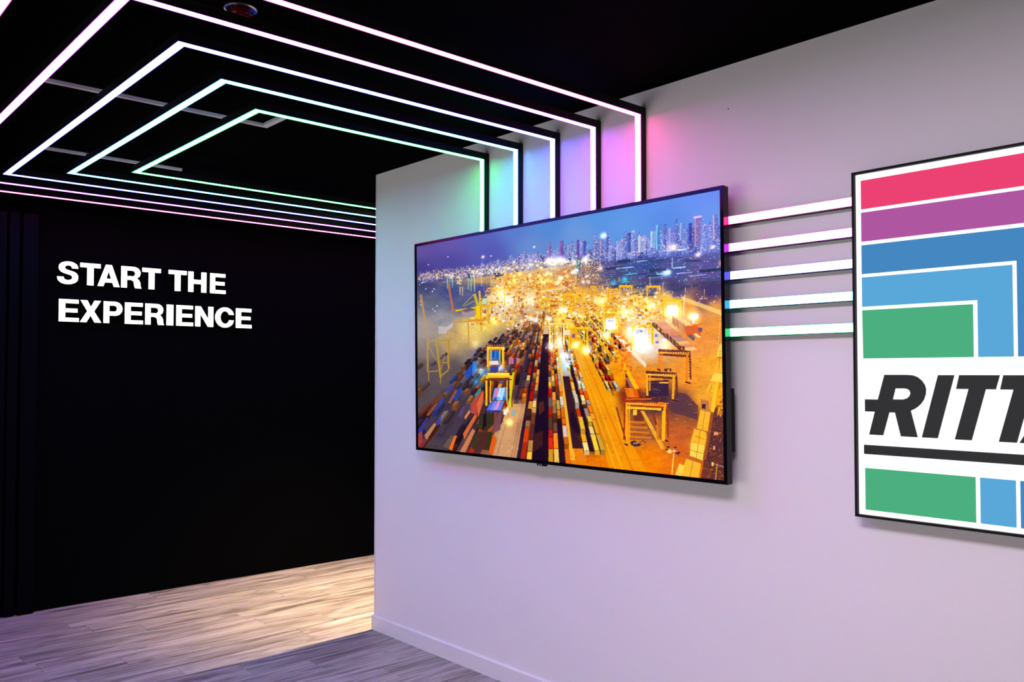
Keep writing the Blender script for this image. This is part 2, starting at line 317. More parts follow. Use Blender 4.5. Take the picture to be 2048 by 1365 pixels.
    # shade thrown by stacks across the road
    poly([(1139, 828), (1147, 820), (1168, 855), (1163, 872), (1147, 862), (1141, 850)], (40, 18, 45), .95)
    poly([(1146, 822), (1150, 822), (1168, 850), (1172, 905), (1152, 872), (1163, 872)], (96, 52, 48), .6)
    poly([(1076, 806), (1086, 802), (1088, 820), (1078, 832)], (120, 66, 40), .55); poly([(1068, 868), (1085, 862), (1084, 892), (1066, 905)], (82, 42, 38), .7)
    allb = []
    for u0, u1, da, db, h, pal, lit, fill in rows:
        d = da
        while d < db:
            ln = R.choice([.055, .075, .11, .11])
            if R.random() < fill:
                tiers = 1 + int(R.random() < .3); c = jit(pick(pal), 9)
                allb.append((d + ln * .94, d, u0, u1, h * tiers, c, lit * R.uniform(.82, 1.12)))
            d += ln * (1 + d * .35)
    allb.sort(key=lambda q: -q[1])
    for d1, d0, u0, u1, h, c, lit in allb:
        far = np.clip((d0 - 1.0) / 2.2, 0, 1)
        if (u0 + u1) / 2 > 930: c = c * (1 - .45 * far) + np.array([255, 190, 95]) * .45 * far
        box(u0, u1, d0, d1, 0, h, c, lit)
    # big blocks by hand: brown stack beside the right road
    poly([(1250, 745), (1262, 752), (1272, 815), (1272, 838), (1252, 800)], (92, 38, 36)); poly([(1262, 798), (1285, 798), (1288, 850), (1268, 845)], (110, 42, 32))
    for k, c in enumerate([(165, 105, 95), (235, 115, 40), (240, 125, 45)]):
        poly([(1250 + k * 8, 755), (1257 + k * 8, 755), (1268 + k * 8, 775), (1259 + k * 8, 775)], c); poly([(1231 + k * 8 + 17, 776), (1240 + k * 8 + 17, 776), (1252 + k * 8 + 10, 795), (1243 + k * 8 + 10, 796)], jit((228, 118, 38), 8))
    # left foreground stacks
    for pts, c in [([(945, 871), (957, 864), (957, 895), (944, 900)], (62, 62, 40)), ([(956, 864), (976, 864), (970, 900), (950, 899)], (84, 48, 44)), ([(976, 864), (988, 866), (978, 902), (969, 900)], (58, 56, 34)), ([(985, 868), (991, 875), (985, 910), (977, 903)], (225, 95, 25)),
                   ([(957, 830), (972, 824), (988, 826), (986, 850), (970, 864), (956, 858)], (60, 54, 38)), ([(966, 830), (972, 826), (972, 850), (964, 862)], (30, 20, 38)), ([(988, 840), (1002, 815), (1000, 860), (984, 868)], (120, 80, 90)),
                   ([(941, 808), (956, 786), (966, 782), (958, 806), (953, 832), (941, 826)], (176, 78, 68)), ([(953, 808), (966, 780), (966, 800), (956, 835)], (215, 110, 75)), ([(948, 790), (960, 775), (962, 782), (951, 796)], (70, 140, 140)),
                   ([(925, 868), (948, 830), (954, 832), (928, 880)], (205, 110, 70)), ([(918, 905), (944, 858), (950, 862), (928, 908)], (196, 130, 95)), ([(897, 898), (908, 872), (913, 872), (903, 902)], (245, 120, 40)), ([(885, 894), (900, 872), (907, 872), (897, 898)], (110, 88, 84)),
                   ([(848, 872), (868, 846), (872, 850), (853, 880)], (176, 140, 112)), ([(835, 862), (852, 836), (857, 836), (838, 866)], (62, 62, 165)), ([(834, 870), (844, 862), (844, 885), (836, 893)], (160, 70, 70)),
                   ([(870, 846), (882, 832), (880, 848), (872, 852)], (55, 75, 160)), ([(905, 798), (920, 775), (924, 780), (912, 802)], (40, 75, 165)), ([(928, 748), (942, 728), (946, 742), (934, 760)], (45, 85, 185)), ([(890, 784), (904, 768), (906, 776), (892, 788)], (55, 70, 175)), ([(876, 806), (886, 792), (888, 798), (878, 810)], (50, 80, 170)), ([(944, 724), (952, 722), (952, 742), (944, 752)], (60, 130, 210)),
                   ([(928, 835), (938, 820), (940, 824), (930, 840)], (245, 140, 90)), ([(916, 830), (926, 812), (930, 815), (920, 836)], (95, 75, 120)), ([(852, 830), (872, 806), (875, 808), (856, 834)], (150, 82, 60)), ([(895, 806), (910, 780), (914, 782), (900, 808)], (150, 92, 70))]:
        poly(pts, c, .95)
    # blue-lit work area and the two cranes on the left
    glow(962, 742, 12, (60, 130, 170), .8); glow(950, 762, 10, (20, 110, 150), .7); glow(1000, 735, 9, (140, 160, 190), .8)
    poly([(988, 777), (1014, 775), (1012, 800), (984, 800)], (120, 150, 220)); 
    for k, c in enumerate([(215, 130, 175), (190, 225, 250), (175, 220, 245), (110, 150, 225)]): poly([(992 + k * 6, 776), (997 + k * 6, 776), (993 + k * 6, 795), (987 + k * 6, 795)], c); 
    for k, c in enumerate([(55, 95, 190), (110, 190, 235), (150, 215, 235), (50, 110, 190)]): rect(987 + k * 6, 795, 5.4, 6, c)
    for k, c in enumerate([(95, 115, 210), (130, 140, 225), (215, 150, 205), (105, 135, 220)]): poly([(981 + k * 7, 802), (987 + k * 7, 802), (979 + k * 7, 822), (972 + k * 7, 821)], c)
    rect(972, 821, 28, 4, (45, 65, 150)); rect(978, 702, 22, 18, (65, 125, 190)); rect(984, 702, 4, 14, (50, 80, 150)); rect(992, 704, 4, 14, (40, 100, 170)); rect(978, 722, 18, 8, (235, 215, 235)); rect(980, 734, 16, 10, (70, 75, 150))
    for k in range(5): rect(1012 + k * 5, 716, 4.2, 12, pick([(190, 120, 150), (120, 70, 90), (95, 60, 75)]))
    def gantry(x0, x1, yb, hb, yl, yr, c, cd, wl):
        rect(x0, yb, x1 - x0, hb, c); rect(x0, yb + hb * .7, x1 - x0, hb * .35, cd)
        rect(x0, yb, wl, yl - yb, c); rect(x1 - wl, yb, wl, yr - yb, c); rect(x0 + wl * .65, yb + hb, wl * .35, yl - yb - hb, cd); rect(x1 - wl * .35, yb + hb, wl * .35, yr - yb - hb, cd)
        line((x0 + wl * 1.6, yb + hb), (x0 + wl * 1.6, yl - 6), wl * .35, c); line((x1 - wl * 1.8, yb + hb), (x1 - wl * 1.8, yr - 6), wl * .35, c)
    gantry(973, 1008, 694, 6, 735, 735, (252, 198, 70), (215, 140, 40), 5)
    for k in range(7): rect(974 + k * 4.6, 689, 2, 5, (190, 110, 50))
    gantry(970, 1024, 751, 7, 812, 815, (240, 185, 55), (120, 70, 35), 6); rect(974, 746, 44, 5, (250, 225, 90)); rect(968, 758, 54, 3, (110, 60, 40)); line((1026, 745), (1018, 812), 4, (190, 200, 40)); line((1030, 740), (1026, 780), 2, (200, 80, 40))
    glow(1010, 820, 6, (255, 230, 170), .7); glow(1017, 845, 7, (255, 190, 70), .8); rect(1006, 822, 6, 8, (250, 240, 220)); rect(1022, 820, 8, 12, (150, 170, 170))
    # yellow quay cranes at the waterside, under the painted glare
    yc = (205, 165, 50)
    line((841, 590), (857, 690), 4.5, (200, 140, 80), .8); line((896, 567), (906, 625), 4.2, (190, 115, 80), .85); line((859, 640), (876, 672), 1.8, (200, 140, 85), .8)
    for a, b, wd in [((855, 684), (855, 745), 4), ((895, 680), (897, 738), 4), ((873, 683), (881, 756), 5), ((855, 690), (880, 735), 2), ((897, 740), (882, 752), 3), ((857, 744), (880, 742), 2.4), ((853, 684), (900, 680), 4), ((857, 745), (857, 762), 2), ((881, 755), (880, 768), 2), ((895, 680), (882, 740), 1.6), ((884, 726), (897, 726), 2.2)]:
        line(a, b, wd, yc, .85); line((a[0] + wd * .3, a[1]), (b[0] + wd * .3, b[1]), wd * .3, (130, 100, 45), .7)
    poly([(876, 653), (893, 643), (906, 645), (904, 655), (892, 664), (892, 668), (876, 668)], (200, 195, 200), .85); poly([(876, 653), (893, 643), (906, 645), (893, 654)], (150, 145, 150), .9)
    for a, b, wd, c in [((948, 588), (925, 612), 1, (210, 190, 70)), ((948, 588), (955, 612), 5, (205, 185, 35)), ((952, 600), (928, 613), 1, (200, 180, 60)), ((910, 622), (990, 610), 4, (225, 180, 30)), ((958, 582), (960, 612), 4, (235, 180, 50)), ((955, 612), (958, 640), 9, (240, 200, 20)), ((935, 641), (960, 640), 3, (220, 150, 60)), ((910, 645), (975, 640), 2.4, (205, 140, 60)), ((960, 612), (962, 662), 2.6, (215, 150, 40)), ((936, 645), (937, 690), 2.4, (205, 140, 60)), ((975, 612), (976, 650), 2.6, (225, 160, 50)), ((908, 640), (910, 690), 2.2, (200, 150, 90)), ((925, 645), (925, 680), 1.8, (225, 185, 110))]:
        line(a, b, wd, c, .9)
    poly([(921, 622), (938, 615), (950, 620), (948, 634), (926, 636)], (165, 145, 150), .95); poly([(921, 622), (938, 615), (950, 620), (932, 625)], (105, 98, 115), .95); poly([(963, 600), (974, 596), (972, 608), (963, 609)], (190, 215, 170)); poly([(974, 592), (985, 590), (984, 602), (974, 603)], (240, 200, 140))
    for a, b, wd, c in [((980, 580), (1030, 576), 3, (220, 140, 50)), ((1007, 575), (1009, 612), 2.2, (190, 130, 40)), ((970, 583), (1000, 580), 2.4, (235, 150, 60)), ((996, 575), (996, 600), 2, (250, 200, 80))]: line(a, b, wd, c, .85)
    # rubber-tyred cranes in the yard centre and right
    for x0, x1, yb, hb, yl, wl, c, cd in [(1123, 1146, 588, 5, 622, 3, (250, 185, 45), (220, 140, 30)), (1150, 1171, 586, 4, 606, 3, (255, 200, 70), (225, 150, 40)), (1080, 1100, 597, 4, 622, 2.4, (240, 190, 60), (200, 150, 30)), (1180, 1191, 572, 4, 590, 2.4, (250, 180, 40), (215, 130, 30)),
                                              (1213, 1236, 577, 4, 606, 3, (250, 175, 50), (210, 130, 30)), (1237, 1264, 570, 5, 588, 3.4, (252, 185, 50), (220, 140, 30)), (1292, 1320, 571, 5, 592, 3.4, (250, 185, 50), (215, 140, 30)), (1206, 1237, 624, 4, 665, 4, (255, 205, 80), (235, 150, 30)), (1097, 1129, 646, 4, 690, 4, (255, 225, 150), (245, 180, 80)),
                                              (1136, 1176, 654, 6, 700, 4.4, (252, 190, 30), (225, 140, 15)), (1262, 1306, 649, 6, 690, 5, (250, 190, 40), (225, 150, 20)), (1324, 1362, 598, 8, 632, 5, (250, 190, 50), (240, 210, 120)), (1199, 1238, 610, 4, 622, 3, (250, 180, 60), (225, 130, 40))]:
        gantry(x0, x1, yb, hb, yl, yl, c, cd, wl)
    for x, y, ww, hh, c in [(1210, 637, 20, 22, (240, 240, 255)), (1268, 662, 28, 24, (225, 235, 250)), (1270, 660, 14, 8, (110, 120, 190)), (1214, 640, 12, 5, (120, 125, 205)), (1332, 610, 22, 18, (255, 250, 235)), (1384, 627, 12, 20, (255, 252, 235)), (1388, 637, 14, 9, (235, 160, 80)), (1143, 668, 6, 8, (110, 90, 150)), (1126, 660, 14, 10, (255, 225, 190)), (1274, 694, 6, 5, (70, 120, 205)), (1309, 668, 5, 6, (90, 130, 215)), (1310, 682, 7, 5, (85, 110, 200)), (1326, 672, 6, 6, (160, 150, 230))]:
        rect(x, y, ww, hh, c, .9)
    for _ in range(150): rect(R.uniform(1240, 1300), R.uniform(640, 705), R.uniform(1.5, 4), R.uniform(1.5, 3), pick([(255, 250, 240), (235, 235, 255), (255, 220, 170), (180, 190, 230), (255, 190, 110)]), .7)
    poly([(1228, 672), (1236, 668), (1292, 728), (1290, 736)], (250, 225, 205), .9); poly([(1226, 700), (1234, 700), (1278, 778), (1268, 778)], (252, 185, 35), .9)
    for k in range(60):
        x = R.uniform(1228, 1262); y = R.uniform(668, 740)
        if y > 660 + (x - 1228) * .5: rect(x, y, R.uniform(3, 6), R.uniform(3, 5), jit((238, 115, 35), 18), .8)
    # long block of stacked boxes right of the white lights
    for k in range(10):
        x = 1303 + k * 7; y = 640 + k * 6.2; c = jit(pick([(235, 175, 140), (225, 150, 120), (205, 150, 140), (250, 190, 130)]), 8)
        poly([(x, y), (x + 22, y - 2), (x + 28, y + 4), (x + 6, y + 6)], c); poly([(x, y), (x + 6, y + 6), (x + 7, y + 18), (x, y + 11)], c * .5); 
    for k in range(6):
        x = 1344 + k * 7; y = 630 + k * 5; poly([(x, y), (x + 12, y - 1), (x + 18, y + 5), (x + 6, y + 7)], (250, 205, 140)); poly([(x, y), (x + 6, y + 7), (x + 6, y + 24), (x, y + 16)], jit((205, 145, 115), 8))
    poly([(1368, 652), (1392, 650), (1402, 660), (1400, 672), (1372, 672)], (215, 105, 60)); rect(1396, 655, 8, 8, (110, 90, 120)); poly([(1374, 672), (1380, 668), (1390, 676), (1386, 682)], (110, 100, 110)); poly([(1386, 668), (1392, 666), (1402, 674), (1396, 676)], (250, 215, 150))
    poly([(1362, 592), (1446, 622), (1446, 632), (1362, 600)], (250, 205, 130), .8); line((1368, 590), (1366, 632), 2, (255, 240, 200), .9)
    for x, y0, y1 in [(1299, 553, 572), (1325, 565, 585), (1370, 574, 594), (1408, 578, 598)]: line((x, y0), (x, y1), 1.1, (255, 190, 150), .8)
    for _ in range(90):
        x = R.uniform(1200, 1445); rect(x, R.uniform(572, 590) + max(0, (x - 1330)) * .18, R.uniform(1, 4), R.uniform(1, 2), pick([(255, 230, 230), (235, 225, 255), (255, 200, 160)]), .8)
    # dark shade and the three travelling cranes on the right
    poly([(1354, 785), (1372, 788), (1396, 812), (1394, 840), (1345, 825), (1326, 806)], (92, 62, 76), .85); poly([(1292, 762), (1336, 760), (1337, 792), (1290, 792)], (62, 42, 72), .95); rect(1300, 755, 26, 6, (235, 140, 60)); rect(1318, 764, 18, 3, (240, 170, 80))
    def crane(x0, x1, yb, yl, yr, c, cd, wl):
        rect(x0, yb, x1 - x0, 5, cd, 1, .06); rect(x0, yb + 5, x1 - x0, 4, c, 1, .06); rect(x0 + 3, yb + 9, x1 - x0 - 4, 4, cd, 1, .06)
        for k in range(int((x1 - x0) / 5)): rect(x0 + 4 + k * 5, yb + 6, 2.5, 2, (255, 225, 130), .9)
        line((x0 + 2, yb + 6), (x0 + 3, yl), wl, c); line((x0 + 8, yb + 8), (x0 + 8, yl - 10), wl * .5, c); line((x1 - 6, yb + 8), (x1 - 8, yr), wl, c); line((x1 - 1, yb + 8), (x1 + 1, yr - 4), wl * .6, cd)
        for k in range(8): line((x1 - 3, yb + 14 + k * (yr - yb - 20) / 8), (x1 + 2, yb + 16 + k * (yr - yb - 20) / 8), 1.4, cd)
        rect((x0 * .4 + x1 * .6), yb - 5, (x1 - x0) * .22, 6, cd); rect((x0 * .3 + x1 * .7), yb - 3, 4, 4, c)
        line((x0 - 2, yl), (x0 + 4, yl + 3), 3, (70, 35, 35)); line((x1 - 10, yr), (x1 + 1, yr + 3), 3, (80, 38, 35))
    crane(1316, 1380, 698, 738, 764, (235, 130, 40), (105, 52, 52), 4.5)
    crane(1291, 1353, 742, 792, 800, (250, 165, 45), (98, 46, 48), 4.5)
    poly([(1258, 820), (1300, 822), (1325, 880), (1258, 880)], (120, 76, 60), .55)
    for k in range(4): poly([(1258, 842 + k * 10), (1290 + k * 4, 844 + k * 10), (1290 + k * 4, 848 + k * 10), (1258, 846 + k * 10)], (222, 130, 45), .85)
    poly([(1280, 822), (1286, 822), (1328, 898), (1322, 900)], (250, 175, 55), .9); line((1286, 822), (1330, 898), 1.2, (255, 205, 100), .9); line((1232, 815), (1254, 893), 2.6, (96, 46, 40), .9); line((1226, 815), (1251, 893), 1, (245, 190, 80), .7)
    rect(1265, 820, 8, 11, (252, 190, 80))
    crane(1250, 1335, 800, 888, 880, (245, 160, 35), (150, 62, 34), 5); rect(1250, 797, 60, 3, (225, 105, 40)); rect(1252, 813, 70, 5, (252, 200, 70), .9, .05); line((1249, 797), (1247, 880), 3, (150, 55, 35)); line((1327, 822), (1326, 882), 7, (248, 175, 45)); rect(1316, 804, 9, 7, (235, 120, 35)); rect(1302, 796, 16, 7, (85, 50, 62)); line((1312, 838), (1316, 880), 5, (215, 120, 35)); line((1306, 828), (1312, 850), 4, (130, 60, 40))
    # vehicles, lamp post, people-sized clutter
    poly([(1260, 884), (1268, 882), (1281, 889), (1280, 893), (1268, 894), (1261, 890)], (62, 46, 62)); rect(1266, 886, 9, 2, (185, 170, 180)); line((1279, 886), (1285, 881), 2, (140, 80, 40)); line((1285, 881), (1291, 886), 2, (120, 66, 40))
    line((1347, 908), (1343, 950), 2.2, (255, 210, 110)); 
    for x, y in [(1331, 898), (1334, 893), (1347, 900), (1350, 905), (1353, 907), (1348, 894), (1356, 904)]: rect(x, y, 4.5, 3, (58, 36, 58))
    glow(1338, 903, 3, (255, 240, 170), .8); glow(1348, 902, 2, (255, 240, 200), .8)
    # yellow stack along the right border and the trees behind it
    poly([(1428, 820), (1449, 790), (1449, 962), (1400, 962), (1412, 900)], (92, 52, 58), .85)
    for _ in range(260): rect(R.uniform(1412, 1448), R.uniform(830, 960), R.uniform(1.5, 4), R.uniform(1.5, 4), pick([(70, 44, 60), (110, 62, 44), (150, 82, 36), (60, 50, 52), (190, 110, 40), (85, 48, 70)]), .7)
    for _ in range(90): rect(R.uniform(1434, 1448), R.uniform(770, 830), R.uniform(1.5, 4), R.uniform(2, 5), pick([(250, 180, 40), (235, 150, 30), (205, 120, 30)]), .8)
    rect(1427, 864, 9, 7, (225, 150, 110)); rect(1426, 892, 4, 8, (255, 150, 110)); line((1434, 930), (1431, 960), 1.6, (250, 170, 80)); rect(1423, 925, 4, 8, (255, 200, 90)); line((1424, 927), (1446, 934), .8, (255, 220, 170))
    ye = (246, 178, 62); yl = (255, 205, 95)
    for pts, c in [([(1438, 690), (1447, 685), (1447, 715), (1432, 715)], yl), ([(1434, 722), (1447, 722), (1446, 745), (1427, 742)], ye), ([(1428, 745), (1446, 748), (1444, 765), (1420, 762)], yl), ([(1420, 765), (1430, 768), (1428, 785), (1410, 782)], ye),
                   ([(1398, 788), (1420, 790), (1420, 800), (1396, 798)], (236, 160, 66)), ([(1400, 798), (1418, 802), (1416, 822), (1402, 818)], (190, 120, 80)), ([(1404, 808), (1411, 809), (1410, 818), (1403, 817)], (60, 36, 60)),
                   ([(1400, 820), (1421, 825), (1416, 864), (1393, 857)], ye), ([(1388, 858), (1412, 865), (1409, 892), (1381, 884)], ye), ([(1381, 885), (1409, 892), (1405, 922), (1379, 912)], yl), ([(1372, 918), (1402, 928), (1396, 960), (1360, 952)], ye), ([(1358, 928), (1369, 932), (1362, 953), (1350, 950)], yl),
                   ([(1426, 785), (1433, 760), (1437, 762), (1428, 825), (1421, 823)], (252, 190, 60)), ([(1421, 825), (1427, 828), (1412, 920), (1406, 922)], (150, 84, 48))]:
        poly(pts, c)
    for a, b in [((1410, 822), (1404, 860)), ((1400, 862), (1392, 918)), ((1386, 922), (1379, 956)), ((1390, 872), (1409, 880)), ((1380, 900), (1407, 908)), ((1440, 700), (1437, 740)), ((1424, 768), (1419, 784))]: line(a, b, .9, (150, 92, 30), .9)
    line((1433, 715), (1446, 715), 1.5, (140, 90, 50)); line((1441, 628), (1436, 690), 1, (250, 210, 140), .7)
    # ---- small clutter everywhere in the yard: door bars, lashings, lamps, markings
    for _ in range(1500):
        y = 600 + 340 * R.random() ** 1.7; x = R.uniform(np.interp(y, [600, 940], [960, 850]), np.interp(y, [600, 760, 940], [1320, 1290, 1235]))
        s = .7 + (y - 600) / 380
        u, v = S([(x, y)])[0]; u = int(min(max(u, 0), TW - 1)); v = int(min(max(v, 0), TH - 1)); c = img[v, u]
        c2 = c * R.choice([.5, .65, 1.3, 1.5]) + R.normal(0, 10, 3)
        rect(x, y, R.uniform(.5, 1.4) * s, R.uniform(.8, 3.0) * s, np.clip(c2, 0, 255), R.uniform(.3, .65))
    for _ in range(170):
        x = R.uniform(1000, 1330); y = R.uniform(585, 700); glow(x, y, R.uniform(.8, 2.4), pick([(255, 250, 230), (255, 225, 150), (255, 200, 90), (215, 235, 255)]), .6)
    for _ in range(420):
        x = R.uniform(1225, 1420); y = R.uniform(700, 955); rect(x, y, R.uniform(2, 12), R.uniform(.6, 1.6), jit(pick([(255, 190, 70), (150, 85, 40), (225, 130, 40)]), 10), .28, .1)
    # ---- floodlights, drawn as the bloom they have in the pictured night
    for x, y, r, c, a in [(1000, 585, 14, (255, 225, 170), .45), (1015, 600, 10, (255, 240, 210), .5), (990, 640, 10, (255, 220, 120), .4), (950, 690, 10, (235, 200, 110), .35), (1070, 640, 7, (210, 230, 245), .8), (1098, 638, 6, (205, 235, 250), .8), (1123, 620, 7, (225, 240, 250), .8), (1100, 692, 9, (255, 240, 220), .8), (1132, 712, 9, (170, 225, 245), .9), (1135, 728, 6, (110, 205, 240), .9), (1118, 684, 9, (255, 225, 190), .6), (1172, 700, 9, (255, 245, 225), .9), (1150, 690, 7, (255, 240, 230), .7), (1210, 670, 8, (255, 245, 220), .8), (1222, 650, 10, (255, 250, 240), .7), (1282, 690, 13, (255, 250, 240), .8), (1262, 668, 11, (255, 245, 235), .7), (1250, 625, 10, (255, 245, 220), .7), (1345, 622, 10, (255, 245, 215), .7), (1385, 633, 8, (255, 240, 205), .7), (1300, 610, 9, (255, 235, 190), .5), (1060, 600, 9, (255, 240, 205), .5), (1200, 600, 10, (255, 230, 170), .45), (1160, 640, 10, (255, 205, 90), .4), (1040, 690, 6, (255, 180, 90), .4), (1330, 690, 10, (255, 220, 180), .4)]:
        glow(x, y, r, c, a * .95)
    for k in range(4): rect(1129 + (k % 2) * 7, 721 + (k // 2) * 5, 4.5, 3.5, (205, 245, 255), .9)
    # screen glare painted into the picture: a milky veil over its left side
    glare = np.exp(-(((PX - 836) / 48) ** 2 + ((PY - 668) / 58) ** 2))[..., None] * .62
    img = img * (1 - glare) + np.array([172, 162, 156.]) * glare
    glare = np.exp(-(((PX - 840) / 90) ** 2 + ((PY - 760) / 95) ** 2))[..., None] * .3
    img = img * (1 - glare) + np.array([110, 98, 100.]) * glare
    img = np.clip(img, 0, 255) / 255.; g = img.mean(-1, keepdims=True)
    img = np.clip(g + (img - g) * 1.10, 0, 1); return np.clip(img + (img * img * (3 - 2 * img) - img) * .35, 0, 1)
PORT_COLOURS = [
    (840,505,105,90,150),(900,490,105,95,160),(960,480,95,100,170),(1030,462,95,125,190),(1100,450,90,135,200),(1200,430,95,145,210),(1300,410,105,145,225),(1400,395,110,145,230),(1435,385,115,140,225),
    (840,538,75,70,130),(900,525,85,80,145),(980,510,90,95,165),(1060,492,110,140,195),(1150,470,115,150,205),(1250,455,105,150,215),(1330,435,100,140,215),(1420,418,115,150,225),
    (850,552,120,100,130),(900,548,170,140,120),(960,540,200,170,140),(1010,530,190,180,180),(1060,515,190,185,205),(1100,520,230,210,190),(1150,500,150,160,205),(1200,490,140,150,200),(1260,490,125,140,200),(1320,485,115,130,205),(1380,470,115,125,200),(1430,460,110,125,210),
    (1210,525,90,85,130),(1260,530,75,90,145),(1300,530,70,85,140),(1350,540,85,90,150),(1420,540,95,90,145),(1240,555,80,85,120),(1300,570,85,85,130),(1350,575,80,75,115),(1420,580,75,65,110),(1400,600,110,85,105),(1430,622,220,150,90),
    (960,555,200,160,100),(1020,560,235,180,90),(1080,565,220,160,80),(1130,560,190,130,90),(1170,555,130,110,120),(1100,590,225,165,95),(1040,590,235,200,150),(1160,590,235,170,80),(1220,600,230,170,80),(1280,605,245,190,90),(1330,600,245,190,100),(1380,612,240,165,90),
    (1000,600,240,215,170),(1050,630,200,170,140),(1130,640,245,200,90),(1200,640,245,185,70),(1290,650,250,220,180),(1290,690,225,205,195),(1340,630,250,215,150),(1250,690,240,140,50),(1200,690,245,170,40),(1100,690,230,190,160),(1060,700,90,75,95),(1130,720,190,210,220),(1020,700,110,85,95),
    (850,570,70,75,115),(900,580,75,85,130),(960,580,80,85,140),(930,610,90,95,130),(860,610,95,100,125),(880,640,140,140,150),(850,660,150,145,145),(850,700,120,110,110),(900,680,190,160,110),(940,660,225,195,120),(960,640,240,205,100),
    (850,740,85,75,85),(900,750,90,80,85),(850,800,75,65,70),(900,800,65,55,75),(940,760,90,90,100),(960,720,130,120,120),(980,760,90,140,170),(850,860,70,60,85),(900,870,70,58,75),(930,850,70,55,75),(860,895,80,70,75),(960,880,130,80,60),(1000,860,190,150,110),(1010,900,170,120,90),(1020,760,90,70,90),(1010,810,230,180,90),(1035,790,90,60,70),(1030,830,230,170,100),
    (1075,780,40,25,45),(1080,850,30,12,35),(1080,920,25,8,25),(1050,850,110,60,50),(1105,800,120,80,60),(1110,900,150,60,40),(1135,800,230,150,50),(1160,830,50,28,45),(1150,900,225,120,25),(1170,860,60,30,45),(1190,880,90,50,50),(1210,800,235,160,30),(1230,860,235,140,20),(1250,920,235,130,10),(1300,925,240,130,10),(1350,930,225,120,25),(1200,930,225,125,15),
    (1230,760,240,150,20),(1260,790,120,50,30),(1290,760,230,140,40),(1310,800,70,45,65),(1300,860,180,110,60),(1380,750,240,150,60),(1420,730,240,160,60),(1400,690,235,150,80),(1390,660,235,140,70),(1440,650,235,150,70),(1360,810,110,70,70),(1380,835,150,88,58),(1370,870,180,95,55),(1360,900,195,100,45),(1400,880,245,180,50),(1410,800,235,160,60),(1425,850,130,70,60),(1435,880,80,50,70),(1435,920,110,60,40),(1410,950,215,110,20),(1440,950,140,80,30),(1445,800,240,160,30)]
# ------------------------------------------------------------------ measures of the place (metres)
XW, YE, YB, ZC = 2.83, 4.355, 6.134, 2.725     # white wall face, its far end, black wall face, ceiling
# ------------------------------------------------------------------ materials
M_wall = pbr('white_wall_paint', (.80, .79, .79), .62, spec=.3, bump=.12, bscale=260)
M_trim = pbr('white_trim_paint', (.78, .77, .77), .38, spec=.45)
M_black_wall = pbr('black_wall_paint', (.0008, .0008, .0012), .75, spec=.02, bump=.05, bscale=200)
M_black_slat = pbr('black_slat_lacquer', (.0006, .0007, .0024), .4, spec=.03)
M_ceiling = pbr('black_ceiling_paint', (.0006, .0006, .0006), .9, spec=.01, bump=.05, bscale=150)
M_grey_room = pbr('grey_room_paint', (.30, .29, .30), .7, spec=.2, bump=.1, bscale=200)
M_profile = pbr('black_anodised_profile', (.003, .003, .004), .42, spec=.16)
M_grid = pbr('grey_ceiling_grid_metal', (.86, .86, .87), .5, spec=.3)
M_bezel = pbr('black_television_plastic', (.002, .002, .003), .12, spec=.24)
M_sign_frame = pbr('black_sign_frame', (.004, .004, .004), .5, spec=.12)
M_back = pbr('black_television_back', (.003, .003, .0035), .5, spec=.10)
M_gloss_red = pbr('red_alarm_enamel', (.17, .004, .006), .12, spec=.6)
M_gloss_black = pbr('black_alarm_base', (.006, .006, .006), .15, spec=.5)
M_steel = pbr('bright_metal', (.6, .6, .62), .25, metal=1)
M_letter = pbr('charcoal_acrylic_letter', (.012, .017, .015), .4, spec=.2)
M_rod = pbr('black_hanger_rod', (.004, .004, .004), .6, spec=.1)

